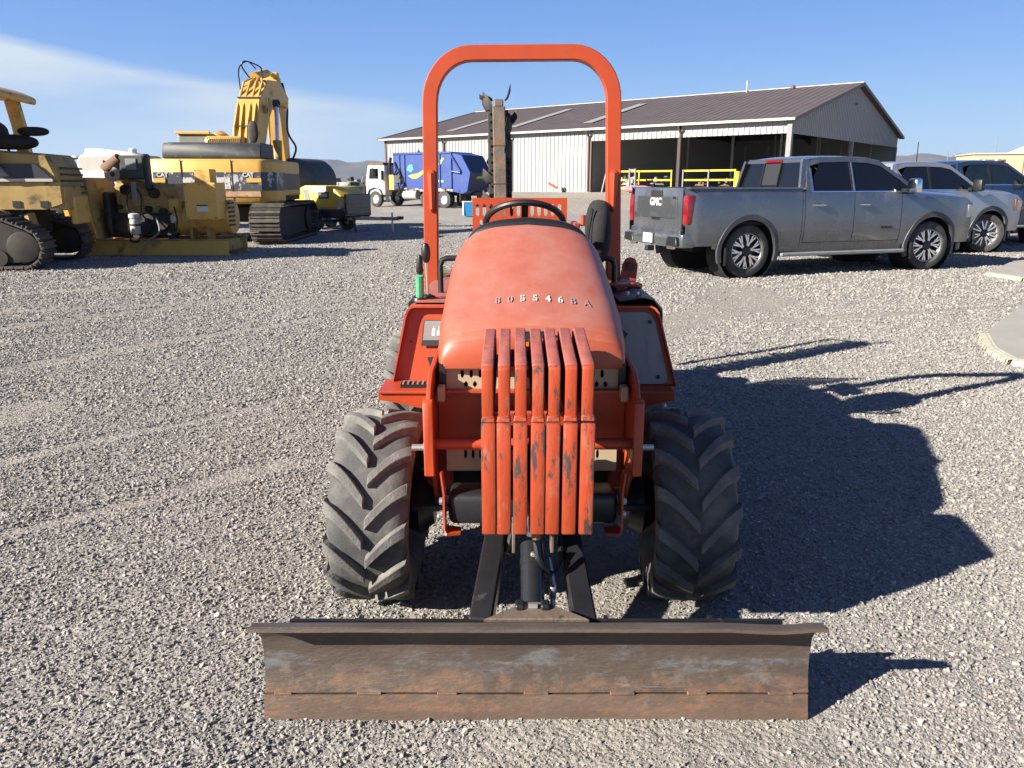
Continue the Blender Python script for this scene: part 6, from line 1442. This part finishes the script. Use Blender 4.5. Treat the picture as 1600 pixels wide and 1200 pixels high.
# far yard: long white barrier, stacked salvage, parked machines
t = thing('long_white_trailer', 'long low white trailer far off left of the garbage truck', 'trailer', (-22.5, 88, 0), R(3))
MB().box((0, 0, 1.05), (11.5, 2.2, 1.15)).build('box_body', 'white', t, bevel=.03); MB().box((0, 0, .4), (10, 1.6, .2)).build('chassis', 'plastic', t)
for x in (-4, -3, 3, 4): tt(x, -.9, .42, .25, t)
for x in (-3.4, 0, 3.4): MB().box((x, -1.11, 1.05), (.08, .03, 1.1)).build('body_seam', 'grey', t)
rnd = random.Random(11)
labs = ['dark heap of salvaged machine parts on the skyline left of the white trailer', 'rusty heap of scrap frames on the skyline above the white trailer', 'brown heap of scrap behind the middle of the white trailer', 'low heap of scrap on the skyline beside the garbage truck cab', 'dark scrap heap on the skyline between trailer and truck cab']
for i, (cx_, w_) in enumerate(((-34, 8), (-27, 8), (-20, 7), (-14.5, 5), (-11.5, 4))):
    t = thing('scrap_heap', labs[i], 'scrap heap', (cx_, 104 + i * .5, 0), 0, 'scrap heaps along the far skyline')
    for k in range(26):
        x = rnd.uniform(-w_ / 2, w_ / 2); h_ = rnd.uniform(.5, 2.3); s_ = rnd.uniform(.3, 1.1)
        MB().box((x, rnd.uniform(-1.5, 1.5), h_ * .5 + .15), (s_, rnd.uniform(.3, 1), h_), Matrix.Rotation(rnd.uniform(-.5, .5), 3, 'Y') @ Matrix.Rotation(rnd.random() * 3, 3, 'Z')).build('scrap_piece', rnd.choice(['boom', 'brass', 'plastic', 'olive', 'grey', 'under', 'red' if k % 9 == 0 else 'under']), t, bevel=.02)
for i, (x, y, w_, h_, mt, lab) in enumerate(((-9.8, 60, 2.6, 1.9, 'plastic', 'black machinery parked just left of the garbage truck cab'), (-12.5, 72, 3.2, 1.8, 'under', 'grey brown loader parked far left of the garbage truck'), (-16.5, 80, 3.4, 1.7, 'grey', 'grey machine parked beside the long white trailer'))):
    t = thing('parked_machine', lab, 'machine', (x, y, 0), .2 * i)
    MB().prism([(-w_ / 2, .5), (-w_ / 2, h_ * .7), (-w_ * .1, h_ * .75), (0, h_), (w_ * .3, h_), (w_ * .35, h_ * .6), (w_ / 2, h_ * .55), (w_ / 2, .5)], 'y', -.8, .8).build('machine_body', mt, t, bevel=.05); MB().box((w_ * .15, -.81, h_ * .82), (w_ * .25, .02, h_ * .25)).build('cab_window', 'glass', t)
    for xx in (-w_ * .3, w_ * .3):
        for s in (-1, 1): tt(xx, s * .8, .45, .3, t)
t = thing('timber_pieces', 'small dark timbers lying on the gravel just beyond the left roll bar post', 'timber', (-.98, 12.6, 0), .2)
for k in range(3): MB().bar((-.55 + .1 * k, -.12 + .14 * k, .05), (.6, -.06 + .13 * k, .05), .10, .08).build('timber', 'olive', t, bevel=.01)

# right side: tan building, white fabric shelter, masts
t = thing('tan_building', 'flat roofed tan building at right edge beyond the pickups', 'building', (34.6, 60, 0), R(-14))
MB().box((9, 2.2, 1.80), (18, 4.4, 3.6)).build('wall', 'tanw', t, bevel=.03); MB().box((9, 2.2, 3.64), (18.2, 4.6, .10)).build('parapet', 'gutter', t)
for k in range(5): MB().box((3.4 + 3.3 * k, -.01, 1.8), (.05, .03, 3.5)).build('wall_joint', 'olive', t)
for k in range(7): MB().box((.55 + k * .26, -.03, 2.75), (.05, .05, .95)).build('lattice_bar', 'lattice', t)
for k in range(4): MB().box((1.3, -.05, 2.35 + .26 * k), (1.7, .05, .05)).build('lattice_rail', 'lattice', t)
MB().box((1.3, .0, 2.75), (1.6, .02, .9)).build('window', 'glass', t)
t = thing('fabric_shelter', 'white fabric roof shelter rising behind the tan building', 'shelter', (53.6, 84, 0), 0)
MB().prism([(-.3, 3.6), (-.3, 4.3), (9, 8.2), (18.3, 4.3), (18.3, 3.6)], 'y', 0, 4).build('fabric_roof', 'white', t, bevel=.05)
for x in (0, 6, 12, 18): MB().tube([(x, 0.2, 0), (x, 0.2, 3.4)], .12, 8).build('post', 'grey', t)
for x in (4, 9): MB().bar((x, -.03, 4.0 + x * .3), (x + 1.5, -.03, 4.0), .06, .06).build('seam', 'grey', t)
for i, (u_, y_, h_, lab) in enumerate(((1427, 70, 5.0, 'thin radio mast at the right end of the building roof'), (1475, 75, 4.4, 'short thin mast above the dark blue pickup roof'), (1548, 90, 6.6, 'thin mast behind the tan building lattice window'))):
    x_ = (u_ - 800) / 1200 * y_ * .968
    t = thing('radio_mast', lab, 'mast', (x_, y_, 0)); MB().tube([(0, 0, 0), (0, 0, h_)], .035, 6).build('pole', 'grey', t); MB().box((0, 0, .1), (.4, .4, .2)).build('base', 'conc', t)

# ------------------------------------------------------------------ mountains
def mountains(name, y0, x0, x1, hf, mat, depth):
    nx, nyy = 260, 14; mb = MB()
    for i in range(nx + 1):
        x = lerp(x0, x1, i / nx); H = hf(x)
        for j in range(nyy + 1):
            t = j / nyy; z = H * math.sin(min(1, t * 1.0) * math.pi) ** .8 * (1 + .25 * mnoise.noise(Vector((x / 160, t * 5, 1)))) if 0 < t < 1 else -5
            mb.v.append((x, y0 + depth * t + 120 * mnoise.noise(Vector((x / 300, t * 3, 7))), z))
    mb.f = [(i * (nyy + 1) + j, (i + 1) * (nyy + 1) + j, (i + 1) * (nyy + 1) + j + 1, i * (nyy + 1) + j + 1) for i in range(nx) for j in range(nyy)]
    o = mb.build(name, mat, None, ang=180); tag(o, kind='structure'); return o
MM = M('mountain_scrub', (.10, .098, .095), .95, var=.3, vscale=.006, dirt=(.06, .062, .06), dscale=.012, dthr=.5, dsoft=.2)
def hl1(x):
    u = 800 + 1200 * x / 4900
    return 4.1 * max(.5, interp(u, [(-2000, 28), (0, 22), (300, 10), (440, 14), (452, 27), (470, 33), (480, 28), (500, 37), (528, 36), (548, 33), (562, 29), (585, 31), (608, 34), (680, 26), (900, 22), (1300, 30), (1420, 41), (1500, 43), (1600, 40), (2200, 20), (4000, 30)]) + 1.5 * mnoise.noise(Vector((x / 90, 0, 5))))
mountains('mountains', 4300, -9000, 9000, hl1, MM, 1500)

# ------------------------------------------------------------------ the air
HZ = MB().box((0, 4300, 100), (19000, 9400, 202)).build('haze', None, None); HZ['kind'] = 'stuff'; HZ['label'] = 'thin blue distance haze over the yard and mountains'
hm = bpy.data.materials.new('air'); hm.use_nodes = True; hm.node_tree.nodes.clear()
ho = hm.node_tree.nodes.new('ShaderNodeOutputMaterial'); hv = hm.node_tree.nodes.new('ShaderNodeVolumePrincipled')
hv.inputs['Color'].default_value = (.62, .76, 1.0, 1); hv.inputs['Density'].default_value = .00005; hv.inputs['Anisotropy'].default_value = .2
hm.node_tree.links.new(hv.outputs[0], ho.inputs['Volume']); HZ.data.materials.append(hm)
